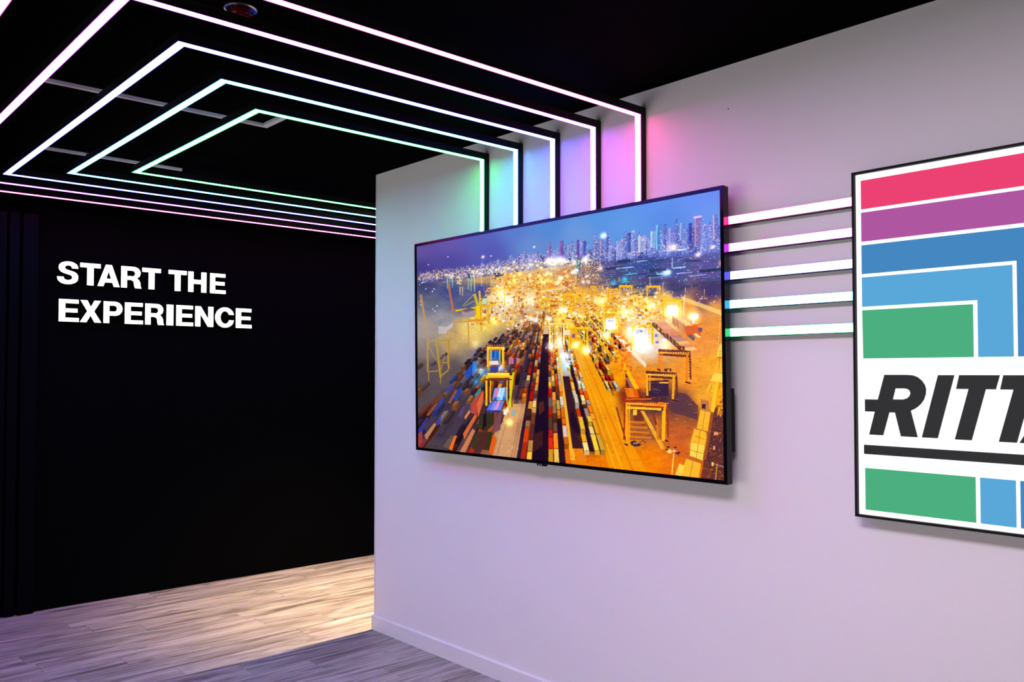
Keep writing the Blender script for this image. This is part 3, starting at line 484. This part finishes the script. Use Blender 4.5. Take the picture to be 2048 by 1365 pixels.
def wood():
    m, nt, out = NT('light_oak_plank'); b = nd(nt, 'ShaderNodeBsdfPrincipled'); nt.links.new(b.outputs[0], out.inputs[0])
    L = nt.links.new
    tc = nd(nt, 'ShaderNodeTexCoord'); oi = nd(nt, 'ShaderNodeObjectInfo'); cmb = nd(nt, 'ShaderNodeCombineXYZ'); mul = nd(nt, 'ShaderNodeMath', operation='MULTIPLY'); mul.inputs[1].default_value = 40
    L(oi.outputs['Random'], mul.inputs[0]); L(mul.outputs[0], cmb.inputs[0]); L(mul.outputs[0], cmb.inputs[1])
    add = nd(nt, 'ShaderNodeVectorMath', operation='ADD'); L(tc.outputs['Object'], add.inputs[0]); L(cmb.outputs[0], add.inputs[1])
    def grain(sx, sy, detail, dist):
        mp = nd(nt, 'ShaderNodeMapping'); mp.inputs['Scale'].default_value = (sx, sy, 1); L(add.outputs[0], mp.inputs[0])
        n = nd(nt, 'ShaderNodeTexNoise'); n.inputs['Scale'].default_value = 1; n.inputs['Detail'].default_value = detail; n.inputs['Distortion'].default_value = dist; n.inputs['Roughness'].default_value = .62
        L(mp.outputs[0], n.inputs[0]); return n
    g1 = grain(.85, 13, 8, 1.9); g2 = grain(2.2, 62, 5, .7); g3 = grain(2.2, 12, 4, 1.3)
    r1 = nd(nt, 'ShaderNodeValToRGB'); e = r1.color_ramp.elements
    e[0].position = .38; e[0].color = (.17, .135, .115, 1); e[1].position = .66; e[1].color = (.70, .63, .56, 1); x = e.new(.47); x.color = (.38, .325, .28, 1); x = e.new(.56); x.color = (.57, .505, .445, 1)
    mixf = nd(nt, 'ShaderNodeMix', data_type='FLOAT'); mixf.inputs[0].default_value = .27; L(g1.outputs[0], mixf.inputs[2]); L(g2.outputs[0], mixf.inputs[3]); L(mixf.outputs[0], r1.inputs[0])
    r3 = nd(nt, 'ShaderNodeValToRGB'); e = r3.color_ramp.elements; e[0].position = .30; e[0].color = (.30, .25, .22, 1); e[1].position = .45; e[1].color = (1, 1, 1, 1)
    L(g3.outputs[0], r3.inputs[0])
    mx = nd(nt, 'ShaderNodeMix', data_type='RGBA', blend_type='MULTIPLY'); mx.inputs[0].default_value = .8; L(r1.outputs[0], mx.inputs[6]); L(r3.outputs[0], mx.inputs[7])
    hsv = nd(nt, 'ShaderNodeHueSaturation'); mr = nd(nt, 'ShaderNodeMapRange'); mr.inputs['To Min'].default_value = .70; mr.inputs['To Max'].default_value = .84
    L(oi.outputs['Random'], mr.inputs[0]); L(mr.outputs[0], hsv.inputs['Value']); L(mx.outputs[2], hsv.inputs['Color']); L(hsv.outputs[0], b.inputs['Base Color'])
    b.inputs['Roughness'].default_value = .42; b.inputs['Specular IOR Level'].default_value = .35
    bp = nd(nt, 'ShaderNodeBump'); bp.inputs['Strength'].default_value = .15; bp.inputs['Distance'].default_value = .001; L(g2.outputs[0], bp.inputs['Height']); L(bp.outputs[0], b.inputs['Normal'])
    return m
M_wood = wood()
M_under = pbr('dark_floor_screed', (.03, .026, .024), .9, spec=.1)

# ------------------------------------------------------------------ the room shell
b = MB(); b.box(-3.2, 5.3, -3.2, YB + .1, -.12, -.007); floor = struct(b.build('floor', M_under))
b = MB(); b.box(-3.2, 5.3, -3.2, YB + .1, ZC, ZC + .1); struct(b.build('ceiling', M_ceiling))
b = MB(); b.box(-3.2, 5.3, YB, YB + .1, -.007, ZC); wall_back = struct(b.build('wall_back', M_black_wall))
b = MB(); b.hexa([(XW, -3.1, -.007), (XW + .12, -3.1, -.007), (XW + .12, YE - .13, -.007), (5.2, YE - .13, -.007), (5.2, YE, -.007), (XW + .006, YE, -.007), (XW + .006, YE - .013, -.007), (XW, YE - .013, -.007)],
                 [(XW, -3.1, ZC), (XW + .12, -3.1, ZC), (XW + .12, YE - .13, ZC), (5.2, YE - .13, ZC), (5.2, YE, ZC), (XW + .006, YE, ZC), (XW + .006, YE - .013, ZC), (XW, YE - .013, ZC)])
wall_white = struct(b.build('wall_right', M_wall))
b = MB(); b.box(XW - .0005, XW + .006, YE - .0090, YE + .001, .088, ZC - .001); struct(b.build('trim_1', M_trim, bevel=.002))      # corner bead at the end of the white wall
b = MB(); b.box(5.2, 5.3, YE, YB, -.007, ZC); struct(b.build('wall_passage', M_black_wall))
b = MB(); b.box(-3.2, -3.1, -3.1, YB, -.007, ZC); struct(b.build('wall_left', M_black_wall))
b = MB(); b.box(-3.1, XW, -3.2, -3.1, -.007, ZC); struct(b.build('wall_front', M_grey_room))
# baseboard along the white wall, its top edge eased, turning the corner
b = MB(); T = .012; HB = .087
for (p, q, n) in (((XW, -3.1), (XW, YE + .005), (-T, 0)), ((5.2, YE), (XW - T, YE), (0, .005))):
    A = [(p[0], p[1]), (q[0], q[1])]; Bq = [(p[0] + n[0], p[1] + n[1]), (q[0] + n[0], q[1] + n[1])]; Bt = [(p[0] + n[0] * .35, p[1] + n[1] * .35), (q[0] + n[0] * .35, q[1] + n[1] * .35)]
    lo = [(*A[0], 0), (*A[1], 0), (*Bq[1], 0), (*Bq[0], 0)]; mid = [(*A[0], HB - .007), (*A[1], HB - .007), (*Bq[1], HB - .007), (*Bq[0], HB - .007)]; top = [(*A[0], HB), (*A[1], HB), (*Bt[1], HB), (*Bt[0], HB)]
    b.hexa(lo, mid); b.hexa(mid, top)
struct(b.build('baseboard_right', M_trim))
# planks of the floor, one by one where the camera sees them, wide rows of the same planks elsewhere
rnd = random.Random(5); PW, PL = .182, 1.22
plank = MB(); g = .0006; e_ = .0016
plank.hexa([(g, g, -.006), (PL - g, g, -.006), (PL - g, PW - g, -.006), (g, PW - g, -.006)], [(g, g, -e_), (PL - g, g, -e_), (PL - g, PW - g, -e_), (g, PW - g, -e_)])
plank.hexa([(g, g, -e_), (PL - g, g, -e_), (PL - g, PW - g, -e_), (g, PW - g, -e_)], [(g + e_, g + e_, 0), (PL - g - e_, g + e_, 0), (PL - g - e_, PW - g - e_, 0), (g + e_, PW - g - e_, 0)])
p0 = plank.build('plank', M_wood); COL.objects.unlink(p0); pm = p0.data; bpy.data.objects.remove(p0)
def lay(x0, x1, y0, rows, clip=None):
    for r in range(rows):
        y = y0 + r * PW; x = x0 - rnd.uniform(0, PL)
        while x < x1:
            if clip is None or clip(x, y):
                o = bpy.data.objects.new('plank', pm); COL.objects.link(o); o.location = (x, y, 0); o.parent = floor
            x += PL
lay(-.6, 5.0, YB - .006 - 21 * PW, 21, lambda x, y: not (x > 2.86 and y + PW < YE - .13) and x + PL < 5.3)
b = MB(); far = YB - .006 - 21 * PW
for r in range(int((far + 3.1) / PW)):
    y = far - (r + 1) * PW; x = -3.1 + rnd.uniform(-.9, 0)
    while x < XW:
        xa, xb = max(x, -3.1), min(x + PL, XW)
        if xb - xa > .02: b.box(xa + g, xb - g, y + g, y + PW - g, -.006, 0)
        x += PL
for r in range(21):
    y = far + r * PW; b.box(-3.1, -1.9, y + g, y + PW - g, -.006, -.0002)
o = b.build('plank_rows', M_wood, floor); o['kind'] = 'stuff'
# black boards standing against the back wall at the left
for x0, x1, dp in ((1.318, 1.408, .05), (1.245, 1.300, .042), (1.150, 1.232, .034), (1.08, 1.135, .026)):
    b = MB(); b.box(x0, x1, YB - dp, YB, 0, 2.548); o = b.build('upright_board', M_black_slat, wall_back, bevel=.004)
# grey metal ceiling grid
def grid(name, pts):
    b = MB()
    for (x0, x1, y0, y1) in pts: b.box(x0, x1, y0, y1, ZC - .014, ZC + .001)
    return b.build(name, M_grid)
ctrim = struct(grid('trim_2', [(.885, 1.868, 3.812, 3.832), (1.838, 1.868, 3.62, 3.806)]))
ctrim2 = struct(grid('trim_3', [(1.13, 1.897, 4.974, 4.992)]))

# ------------------------------------------------------------------ light frames: five nested U shaped runs of LED profile
S, W_ = .034, .034                               # profile depth and width
ZF = 2.617                                       # lit underside of the hung bars
ORDER = ['green', 'cyan', 'blue', 'purple', 'pink']
LAB = {'green': 'innermost and smallest light frame, black profile with green LED strip', 'cyan': 'second light frame from the inside, black profile with icy pale blue LED strip',
       'blue': 'middle one of five nested light frames, with deep blue white LED strip', 'purple': 'fourth light frame from the inside, glowing violet white, under the ceiling',
       'pink': 'outermost and largest light frame, glowing pink red, under the ceiling'}
M_led = {k: glow_mat('led_diffuser_' + k, v, 1., .05) for k, v in LED.items()}
M_bar = {k: glow_mat('bar_diffuser_' + k, v, 1., None) for k, v in BARS.items()}
UVQ = [(0, 0), (1, 0), (1, 1), (0, 1)]
def bar(parent, outer, inner, z0, z1, mat, name='bar'):
    """a hung bar: outer and inner long edges in plan (two points each), lit below"""
    (a, c), (d, e) = outer, inner
    m = MB(); m.hexa([(*a, z1), (*c, z1), (*e, z1), (*d, z1)], [(*a, z0), (*c, z0), (*e, z0), (*d, z0)])
    o = m.build(name, M_profile, parent, origin=(*a, z0))
    f = .02; mixp = lambda p, q, t: (p[0] + (q[0] - p[0]) * t, p[1] + (q[1] - p[1]) * t)
    a2, d2, c2, e2 = mixp(a, d, f), mixp(a, d, 1 - f), mixp(c, e, f), mixp(c, e, 1 - f)
    m = MB(); m.hexa([(*a2, z0 + .001), (*c2, z0 + .001), (*e2, z0 + .001), (*d2, z0 + .001)], [(*a2, z0 - .0008), (*c2, z0 - .0008), (*e2, z0 - .0008), (*d2, z0 - .0008)], UVQ)
    m.build('diffuser', mat, o, origin=(*a, z0)); return o
for i, k in enumerate(ORDER):
    Yn = 3.303 - .2555 * i; Xo = 1.558 - .2555 * i; Yf = 4.803 + .259 * i; Xe = 4.9
    t = thing('ceiling_light', LAB[k], 'ceiling light', (Xo, Yn, ZF), 'nested light frames')
    mt = M_led[k]
    XB = XW - S
    bar(t, ((XB, Yn), (Xo, Yn)), ((XB, Yn + W_), (Xo + W_, Yn + W_)), ZF, ZF + S, mt)
    bar(t, ((Xo, Yn), (Xo, Yf)), ((Xo + W_, Yn + W_), (Xo + W_, Yf - W_)), ZF, ZF + S, mt)
    bar(t, ((Xo, Yf), (Xe, Yf)), ((Xo + W_, Yf - W_), (Xe, Yf - W_)), ZF, ZF + S, mt)
    # the bar down the white wall to behind the television
    zb = 2.05; m = MB(); m.box(XB, XW, Yn, Yn + W_, zb, ZF + S); o = m.build('wall_bar', M_profile, t, origin=(XB, Yn, zb))
    m = MB(); y0, y1 = Yn + W_ * .02, Yn + W_ * .98
    m.hexa([(XB + .001, y0, zb + .01), (XB + .001, y0, ZF), (XB + .001, y1, ZF), (XB + .001, y1, zb + .01)], [(XB - .0008, y0, zb + .01), (XB - .0008, y0, ZF), (XB - .0008, y1, ZF), (XB - .0008, y1, zb + .01)], UVQ)
    m.build('diffuser', mt, o, origin=(XB, Yn, zb))
    for hx, hy in ((Xo + .017, Yn + .3), (Xo + .017, Yf - .3), (Xo + .6, Yn + .017), (Xo + .6, Yf - .017), (XW - .35, Yf - .017)):
        m = MB(); m.lathe([(.0, ZF + S - .002), (.0022, ZF + S - .002), (.0022, ZC), (0, ZC)], (hx, hy, 0), 8); m.build('hanger', M_rod, t)

# ------------------------------------------------------------------ light bars between the television and the sign
HB5 = [('pink', 2.0935, 'topmost light bar between television and sign, with pink red edges'), ('purple', 1.9890, 'second light bar from the top between television and sign, with violet edges'),
       ('blue', 1.8815, 'third and middle light bar between television and sign, with blue edges'), ('cyan', 1.7715, 'fourth light bar from the top between television and sign, with pale blue edges'),
       ('green', 1.6640, 'lowest light bar between television and sign, with green edges')]
for k, z, lb in HB5:
    ya, yb = 1.3655, 1.95; h = .0325
    t = thing('light_bar', lb, 'light bar', (XW, ya, z), 'light bars between the television and the sign')
    m = MB(); m.box(XB, XW, ya, yb, z, z + h); m.build('profile', M_profile, t)
    m = MB(); za, zc = z + .0012, z + h - .0012
    m.hexa([(XB + .001, ya + .001, za), (XB + .001, yb, za), (XB + .001, yb, zc), (XB + .001, ya + .001, zc)], [(XB - .0008, ya + .001, za), (XB - .0008, yb, za), (XB - .0008, yb, zc), (XB - .0008, ya + .001, zc)], UVQ)
    m.build('diffuser', M_bar[k], t)

# ------------------------------------------------------------------ television, tipped slightly forward on its bracket
Y0, Y1, Z0, Z1 = 1.827, 3.802, 1.1085, 2.2305; XT = 2.735; TH_ = .034; SL = .015 / (Z1 - Z0)
tx = lambda x, z: x - (z - Z0) * SL
tv = thing('television', 'large black wall television showing a lit container port at night', 'television', (XW, (Y0 + Y1) / 2, Z0))
def tbox(m, x0, x1, y0, y1, z0, z1):
    m.hexa([(tx(x1, z0), y0, z0), (tx(x1, z0), y1, z0), (tx(x1, z1), y1, z1), (tx(x1, z1), y0, z1)], [(tx(x0, z0), y0, z0), (tx(x0, z0), y1, z0), (tx(x0, z1), y1, z1), (tx(x0, z1), y0, z1)])
yl, yr, zt, zbm = Y1 - .0195, Y0 + .0155, Z1 - .0155, Z0 + .0150     # picture edges
m = MB(); tbox(m, XT + .010, XT + TH_, Y0 + .0006, Y1 - .0006, Z0 + .0006, Z1 - .0006); m.build('back_cover', M_bezel, tv, bevel=.001)
m = MB(); tbox(m, XT, XT + .012, Y0, yr, Z0, Z1); tbox(m, XT, XT + .012, yl, Y1, Z0, Z1); tbox(m, XT, XT + .012, yr, yl, zt, Z1); tbox(m, XT, XT + .012, yr, yl, Z0, zbm); m.build('bezel', M_bezel, tv)
m = MB(); tbox(m, XT + TH_, XT + TH_ + .028, Y0 + .004, Y0 + .5, 1.227, 1.468); m.build('rear_housing', M_back, tv, bevel=.003)
m = MB(); tbox(m, XT + TH_, XT + TH_ + .012, Y0 + .004, Y0 + .09, 1.878, 1.928); m.build('cable_clip', M_back, tv, bevel=.002)
m = MB(); m.box(XW - .012, XW - .0006, 2.45, 3.18, 1.40, 1.85); tbox(m, XT + TH_, XW - .006, 2.55, 2.60, 1.35, 1.90); tbox(m, XT + TH_, XW - .006, 3.03, 3.08, 1.35, 1.90); m.build('wall_bracket', M_back, tv)
tab = MB(); tbox(tab, XT - .0005, XT + .014, 2.796, 2.852, Z0 - .0095, Z0 + .004); tab = tab.build('logo_tab', M_bezel, tv, bevel=.001)
M_logo = pbr('pale_logo_print', (.55, .55, .57), .3, metal=.6)
lx = tx(XT, Z0) - .0005; disc = [(2.838 - .0042 * math.cos(a), 1.1040 + .0042 * math.sin(a)) for a in np.linspace(0, 2 * math.pi, 20, endpoint=False)]
emb = lambda a_, b_, h_: (lx - .0004 + .0006 - h_, a_, b_)
outline('logo_disc', [disc, [(2.8395, 1.1062), (2.8388, 1.1062), (2.8388, 1.1025), (2.8362, 1.1025), (2.8362, 1.1018), (2.8395, 1.1018)]], M_logo, tab, emb, .0006)
outline('logo_letter', [[(2.8300, 1.1078), (2.8282, 1.1078), (2.8282, 1.1018), (2.8252, 1.1018), (2.8252, 1.1002), (2.8300, 1.1002)]], M_logo, tab, emb, .0006)
outline('logo_letter', [[(2.8172, 1.1068), (2.8184, 1.1078), (2.8220, 1.1078), (2.8238, 1.1060), (2.8238, 1.1020), (2.8220, 1.1002), (2.8184, 1.1002), (2.8166, 1.1014), (2.8166, 1.1044), (2.8198, 1.1044), (2.8198, 1.1032), (2.8182, 1.1032), (2.8182, 1.1022), (2.8190, 1.1016), (2.8212, 1.1016), (2.8222, 1.1026), (2.8222, 1.1054), (2.8212, 1.1064), (2.8190, 1.1064), (2.8182, 1.1058)]], M_logo, tab, emb, .0006)
# the picture on the screen
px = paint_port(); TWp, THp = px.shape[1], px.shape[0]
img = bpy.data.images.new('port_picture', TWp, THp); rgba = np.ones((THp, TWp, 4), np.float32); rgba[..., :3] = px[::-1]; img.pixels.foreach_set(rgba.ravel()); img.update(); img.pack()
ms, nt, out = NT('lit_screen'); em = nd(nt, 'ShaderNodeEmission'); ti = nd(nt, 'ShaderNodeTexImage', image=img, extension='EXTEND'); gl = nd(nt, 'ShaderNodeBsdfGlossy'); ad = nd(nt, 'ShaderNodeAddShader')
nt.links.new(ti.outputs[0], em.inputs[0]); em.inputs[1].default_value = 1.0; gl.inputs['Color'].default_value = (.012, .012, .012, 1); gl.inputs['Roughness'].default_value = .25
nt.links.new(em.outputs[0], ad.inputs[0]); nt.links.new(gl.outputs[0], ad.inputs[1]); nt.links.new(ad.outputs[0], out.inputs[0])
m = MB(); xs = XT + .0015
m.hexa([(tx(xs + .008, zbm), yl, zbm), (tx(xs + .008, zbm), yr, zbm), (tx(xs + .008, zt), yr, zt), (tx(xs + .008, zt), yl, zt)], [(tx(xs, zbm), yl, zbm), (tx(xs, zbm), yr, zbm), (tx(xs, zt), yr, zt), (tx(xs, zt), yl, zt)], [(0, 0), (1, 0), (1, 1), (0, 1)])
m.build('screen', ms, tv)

# ------------------------------------------------------------------ lightbox sign at the right
XF, XR = 2.7885, 2.774                            # lit face, front rim of the frame
ky = lambda x: x / 2.78
def fy(y): return y * ky(XF)
def fz(z): return 1.525 + (z - 1.525) * ky(XF)
GAP = .0115
yo0, yo1 = .511, 1.3565; zo0, zo1 = 1.0465, 2.2025
sign = thing('lightbox_sign', 'tall white lightbox sign in black frame with coloured bands and dark lettering', 'sign', (XW, (yo0 + yo1) / 2, zo0))
m = MB(); r = .008
for (a0, a1, c0, c1) in ((yo0, yo1, zo1 - r, zo1), (yo0, yo1, zo0, zo0 + r), (yo1 - r, yo1, zo0 + r, zo1 - r), (yo0, yo0 + r, zo0 + r, zo1 - r)): m.box(XR, XW, a0, a1, c0, c1)
m.build('frame', M_sign_frame, sign)
M_face = glow_mat('lightbox_face_white', (1.0, 1.0, 1.0), 1.35)
m = MB(); m.box(XF, XF + .006, yo0 + r, yo1 - r, zo0 + r, zo1 - r); m.build('face', M_face, sign)
def srgb(*c): return tuple(((v / 255 + .055) / 1.055) ** 2.4 if v > 10 else v / 255 / 12.92 for v in c)
BAND = {'pink': srgb(236, 66, 115), 'purple': srgb(175, 86, 161), 'blue': srgb(69, 135, 192), 'cyan': srgb(90, 167, 217), 'green': srgb(76, 175, 128)}
M_band = {k: glow_mat('lightbox_film_' + k, v, 1.0) for k, v in BAND.items()}
onface = lambda a, b_, h: (XF + .0002 - h, a, b_)
rights = {'green': .9805, 'cyan': .8705, 'blue': .7605, 'purple': .6505, 'pink': .5420}; lefts = {'cyan': .968, 'blue': .8592, 'purple': .749, 'pink': .639}
tops = {'green': 1.7355, 'cyan': 1.8455, 'blue': 1.9535, 'purple': 2.0635, 'pink': 2.1715}; under = {'cyan': 1.747, 'blue': 1.8565, 'purple': 1.9655, 'pink': 2.0745}
YL = 1.3265; ZB = 1.574
for k in ORDER:
    if k == 'green': pts = [(YL, tops[k]), (rights[k], tops[k]), (rights[k], ZB), (YL - .002, ZB)]
    else: pts = [(YL, tops[k]), (rights[k], tops[k]), (rights[k], ZB), (lefts[k], ZB), (lefts[k], under[k]), (YL, under[k])]
    outline('colour_band', [[(fy(p), fz(q)) for p, q in pts]], M_band[k], sign, onface, .0012)['label'] = {'green': 'green block above the lettering', 'cyan': 'pale blue L shaped band', 'blue': 'blue L shaped band', 'purple': 'purple L shaped band', 'pink': 'pink L shaped band along the top'}[k]
    lf = 1.3225 if k == 'green' else lefts[k]
    outline('colour_block', [[(fy(lf), fz(1.2105)), (fy(rights[k]), fz(1.2105)), (fy(rights[k]), fz(1.0725)), (fy(lf), fz(1.0725))]], M_band[k], sign, onface, .0012)['label'] = {'green': 'green block below the lettering', 'cyan': 'pale blue block below the lettering', 'blue': 'blue block below the lettering', 'purple': 'purple block below the lettering', 'pink': 'pink block below the lettering'}[k]
XL = 2.775; LD = XF - XL                          # letters stand proud of the face
def arc(cx, cy, rx, ry, a0, a1, n=10): return [(cx + rx * math.cos(math.radians(a0 + (a1 - a0) * i / n)), cy + ry * math.sin(math.radians(a0 + (a1 - a0) * i / n))) for i in range(n + 1)]
R_out = [(1.2561, 1.5199), (1.1850, 1.5199), (1.1660, 1.5185), (1.1500, 1.5125), (1.1370, 1.5010), (1.1285, 1.4880), (1.1250, 1.4746), (1.1262, 1.4580), (1.1320, 1.4410), (1.1420, 1.4265), (1.1560, 1.4140), (1.1736, 1.4044), (1.1531, 1.3209), (1.2048, 1.3213), (1.2226, 1.3972), (1.2425, 1.3970), (1.2636, 1.3213), (1.3091, 1.3215), (1.2891, 1.3978), (1.3223, 1.3978), (1.3223, 1.4380), (1.2784, 1.4383)]
R_in = [(1.2216, 1.4755), (1.1905, 1.4758), (1.1810, 1.4738), (1.1745, 1.4685), (1.1728, 1.4610), (1.1755, 1.4520), (1.1835, 1.4445), (1.1960, 1.4402), (1.2305, 1.4399)]
I_o = [(1.0872, 1.5192), (1.0395, 1.5192), (1.0915, 1.3213), (1.1390, 1.3213)]
T_o = [(1.0247, 1.5193), (.9110, 1.5193), (.9225, 1.4765), (.9503, 1.4765), (.9920, 1.3207), (1.0399, 1.3207), (.9980, 1.4765), (1.0340, 1.4765)]
T_2 = [(y - .1240, z) for y, z in T_o]
A_o = [(.8606, 1.3207), (.7480, 1.5193), (.6830, 1.5193), (.6710, 1.3207), (.7180, 1.3207), (.7200, 1.3600), (.7880, 1.3600), (.8080, 1.3207)]
A_i = [(.7660, 1.4010), (.7210, 1.4010), (.7180, 1.4700)]
L_o = [(.6480, 1.5193), (.6000, 1.5193), (.6410, 1.3640), (.5560, 1.3640), (.5680, 1.3207), (.7000, 1.3207)]
XLM = lambda p: (p[0] * XL / 2.775, p[1])
onlet = lambda a, b_, h: (XF - h, a, b_)
for sp in ([R_out, R_in], [I_o], [T_o], [T_2], [A_o, A_i], [L_o]):
    outline('letter', sp, M_letter, sign, onlet, LD * .55, bevel=.0012, offset=-.0012)
outline('underline', [[(fy(1.323), fz(1.2875)), (fy(.548), fz(1.2875)), (fy(.548), fz(1.257)), (fy(1.323), fz(1.257))]], M_letter, sign, onlet, LD * .55, bevel=.0012, offset=-.0012)

# ------------------------------------------------------------------ lit letters on the black wall
M_lit = glow_mat('lit_letter_face', (1.0, 1.0, .97), 2.6)
M_ret = glow_mat('lit_letter_side', (.95, .9, 1.0), .35)
def helv():
    """heavy grotesque capitals in a unit cap height; x to the right"""
    s = .235; G = {}
    E = lambda w: [[(0, 0), (w, 0), (w, .19), (.27, .19), (.27, .41), (w * .93, .41), (w * .93, .60), (.27, .60), (.27, .81), (w * .98, .81), (w * .98, 1), (0, 1)]]
    G['E'] = (E(.82), .82); G['T'] = ([[(.27, 0), (.53, 0), (.53, .79), (.80, .79), (.80, 1), (0, 1), (0, .79), (.27, .79)]], .80)
    G['H'] = ([[(0, 0), (.26, 0), (.26, .40), (.63, .40), (.63, 0), (.89, 0), (.89, 1), (.63, 1), (.63, .62), (.26, .62), (.26, 1), (0, 1)]], .89)
    G['I'] = ([[(0, 0), (.27, 0), (.27, 1), (0, 1)]], .27)
    G['A'] = ([[(0, 0), (.27, 0), (.335, .18), (.655, .18), (.72, 0), (.99, 0), (.63, 1), (.36, 1)], [(.40, .37), (.59, .37), (.495, .68)]], .99)
    G['N'] = ([[(0, 0), (.25, 0), (.25, .60), (.60, 0), (.86, 0), (.86, 1), (.61, 1), (.61, .40), (.26, 1), (0, 1)]], .86)
    G['X'] = ([[(0, 0), (.30, 0), (.47, .31), (.64, 0), (.95, 0), (.63, .51), (.93, 1), (.63, 1), (.48, .71), (.33, 1), (.02, 1), (.32, .51)]], .95)
    bowl = arc(.50, .67, .33, .33, -90, 90); hole = arc(.47, .675, .11, .125, -90, 90, 8)
    G['P'] = ([[(0, 0), (.26, 0), (.26, .34)] + bowl + [(0, 1)], [(.26, .55)] + hole + [(.26, .80)]], .83)
    G['R'] = ([[(0, 0), (.26, 0), (.26, .37), (.44, .37), (.54, .30), (.56, .12), (.60, 0), (.89, 0), (.845, .10), (.83, .28), (.77, .40), (.69, .46), (.80, .56)] + arc(.54, .715, .30, .285, -8, 90, 9) + [(0, 1)], [(.26, .56)] + arc(.49, .68, .105, .12, -90, 90, 8) + [(.26, .80)]], .89)
    o = arc(.475, .5, .475, .52, 42, 318, 26); o[0] = (.905, .655); o[-1] = (.915, .375)
    inn = arc(.49, .5, .215, .315, 318, 42, 20); inn[0] = (.655, .375); inn[-1] = (.645, .655)
    G['C'] = ([[(.915, .64)] + arc(.475, .5, .475, .52, 25, 335, 28)[1:-1] + [(.915, .38), (.655, .38)] + arc(.48, .5, .215, .31, 325, 35, 18) + [(.65, .64)]], .92)
    G['S'] = ([[(.83, .70), (.815, .80), (.76, .90), (.66, .975), (.54, 1.012), (.43, 1.02), (.30, 1.005), (.17, .95), (.085, .86), (.06, .73), (.08, .62), (.15, .53), (.26, .47), (.42, .425), (.52, .395), (.575, .35), (.585, .285), (.55, .22), (.47, .185), (.40, .18), (.33, .195), (.28, .24), (.265, .32),
                (.0, .32), (.02, .19), (.08, .09), (.19, .01), (.32, -.02), (.43, -.025), (.56, -.01), (.70, .05), (.80, .15), (.83, .27), (.82, .40), (.76, .50), (.66, .565), (.50, .615), (.38, .65), (.325, .69), (.315, .745), (.35, .80), (.42, .825), (.49, .82), (.555, .785), (.575, .70)]], .83)
    return G
G = helv(); YL_ = YB - .044
ROW1 = [('S', 1.515, 1.645), ('T', 1.654, 1.783), ('A', 1.762, 1.906), ('R', 1.913, 2.050), ('T', 2.052, 2.180), ('T', 2.232, 2.362), ('H', 2.372, 2.506), ('E', 2.532, 2.651)]
ROW2 = [('E', 1.529, 1.652), ('X', 1.655, 1.792), ('P', 1.803, 1.926), ('E', 1.940, 2.062), ('R', 2.075, 2.207), ('I', 2.221, 2.270), ('E', 2.289, 2.412), ('N', 2.425, 2.560), ('C', 2.572, 2.717), ('E', 2.731, 2.856)]
ORD = {0: 'first', 1: 'second', 2: 'third', 3: 'fourth', 4: 'fifth', 5: 'sixth', 6: 'seventh', 7: 'eighth', 8: 'ninth', 9: 'last'}
for rowi, (row, z0, z1) in enumerate(((ROW1, 2.109, 2.258), (ROW2, 1.862, 2.011))):
    for j, (ch, xa, xb) in enumerate(row):
        spl, w = G[ch]; hgt = z1 - z0
        xs_ = [p[0] for p in spl[0]]; zs_ = [p[1] for p in spl[0]]; mnx, mxx = min(xs_), max(xs_)
        over = .012 if ch in 'SC' else 0
        if ch in 'SC': mnz, mxz = min(zs_), max(zs_)
        else: mnz, mxz = 0, 1
        P3 = [[(xa + (p[0] - mnx) / (mxx - mnx) * (xb - xa), z0 - over * hgt + (p[1] - mnz) / (mxz - mnz) * hgt * (1 + 2 * over)) for p in s_] for s_ in spl]
        word = 'START' if rowi == 0 and j < 5 else 'THE' if rowi == 0 else 'EXPERIENCE'
        pos = (j if j < 5 else j - 5) if rowi == 0 else j
        last = pos == len(word) - 1
        lab = f"glowing white letter {ch}, {'last' if last else ORD[pos]} letter of the word {word}, on the black wall"
        t = thing('wall_letter', lab, 'letter', ((xa + xb) / 2, YB, z0), 'glowing letters on the black wall')
        outline('face', P3, M_lit, t, lambda a, b_, h: (a, YL_ - h, b_), .010, bevel=.0025, offset=-.0040)
        outline('side', P3, M_profile, t, lambda a, b_, h: (a, YL_ + .020 - h, b_), .0195, offset=-.004)
        for q in (.3, .7):
            m = MB(); xx = xa + (xb - xa) * .15; zz = z0 + hgt * q; m.box(xx - .004, xx + .004, YL_ + .018, YB, zz - .004, zz + .004); m.build('standoff', M_rod, t)

# ------------------------------------------------------------------ red sounder under the ceiling
t = thing('ceiling_alarm', 'small red glossy alarm sounder on round black base under the ceiling', 'alarm', (1.186, 2.628, ZC))
c = (1.186, 2.628, ZC)
m = MB(); m.lathe([(0, 0), (.046, 0), (.050, -.004), (.050, -.012), (.044, -.018), (0, -.018)], c, 40); m.build('base', M_gloss_black, t, smooth=False)
m = MB(); m.lathe([(.046, -.010), (.0525, -.012), (.0525, -.016), (.046, -.018), (.046, -.010)], c, 40); m.build('rim', M_steel, t)
m = MB(); m.lathe([(.026, -.018), (.030, -.026), (.036, -.040), (.037, -.048), (.033, -.054), (.020, -.058), (0, -.059)], c, 40); m.build('dome', M_gloss_red, t, smooth=True)
m = MB(); m.lathe([(0, -.058), (.008, -.058), (.008, -.064), (.005, -.067), (0, -.068)], c, 20); m.build('lens', M_gloss_red, t, smooth=True)
# a screw left in the white wall
t = thing('wall_screw', 'tiny dark screw in the white wall above the television', 'screw', (XW, 1.874, 2.553))
m = MB(); m.box(XW - .004, XW + .01, 1.8725, 1.8755, 2.5515, 2.5545); m.build('shank', M_rod, t)
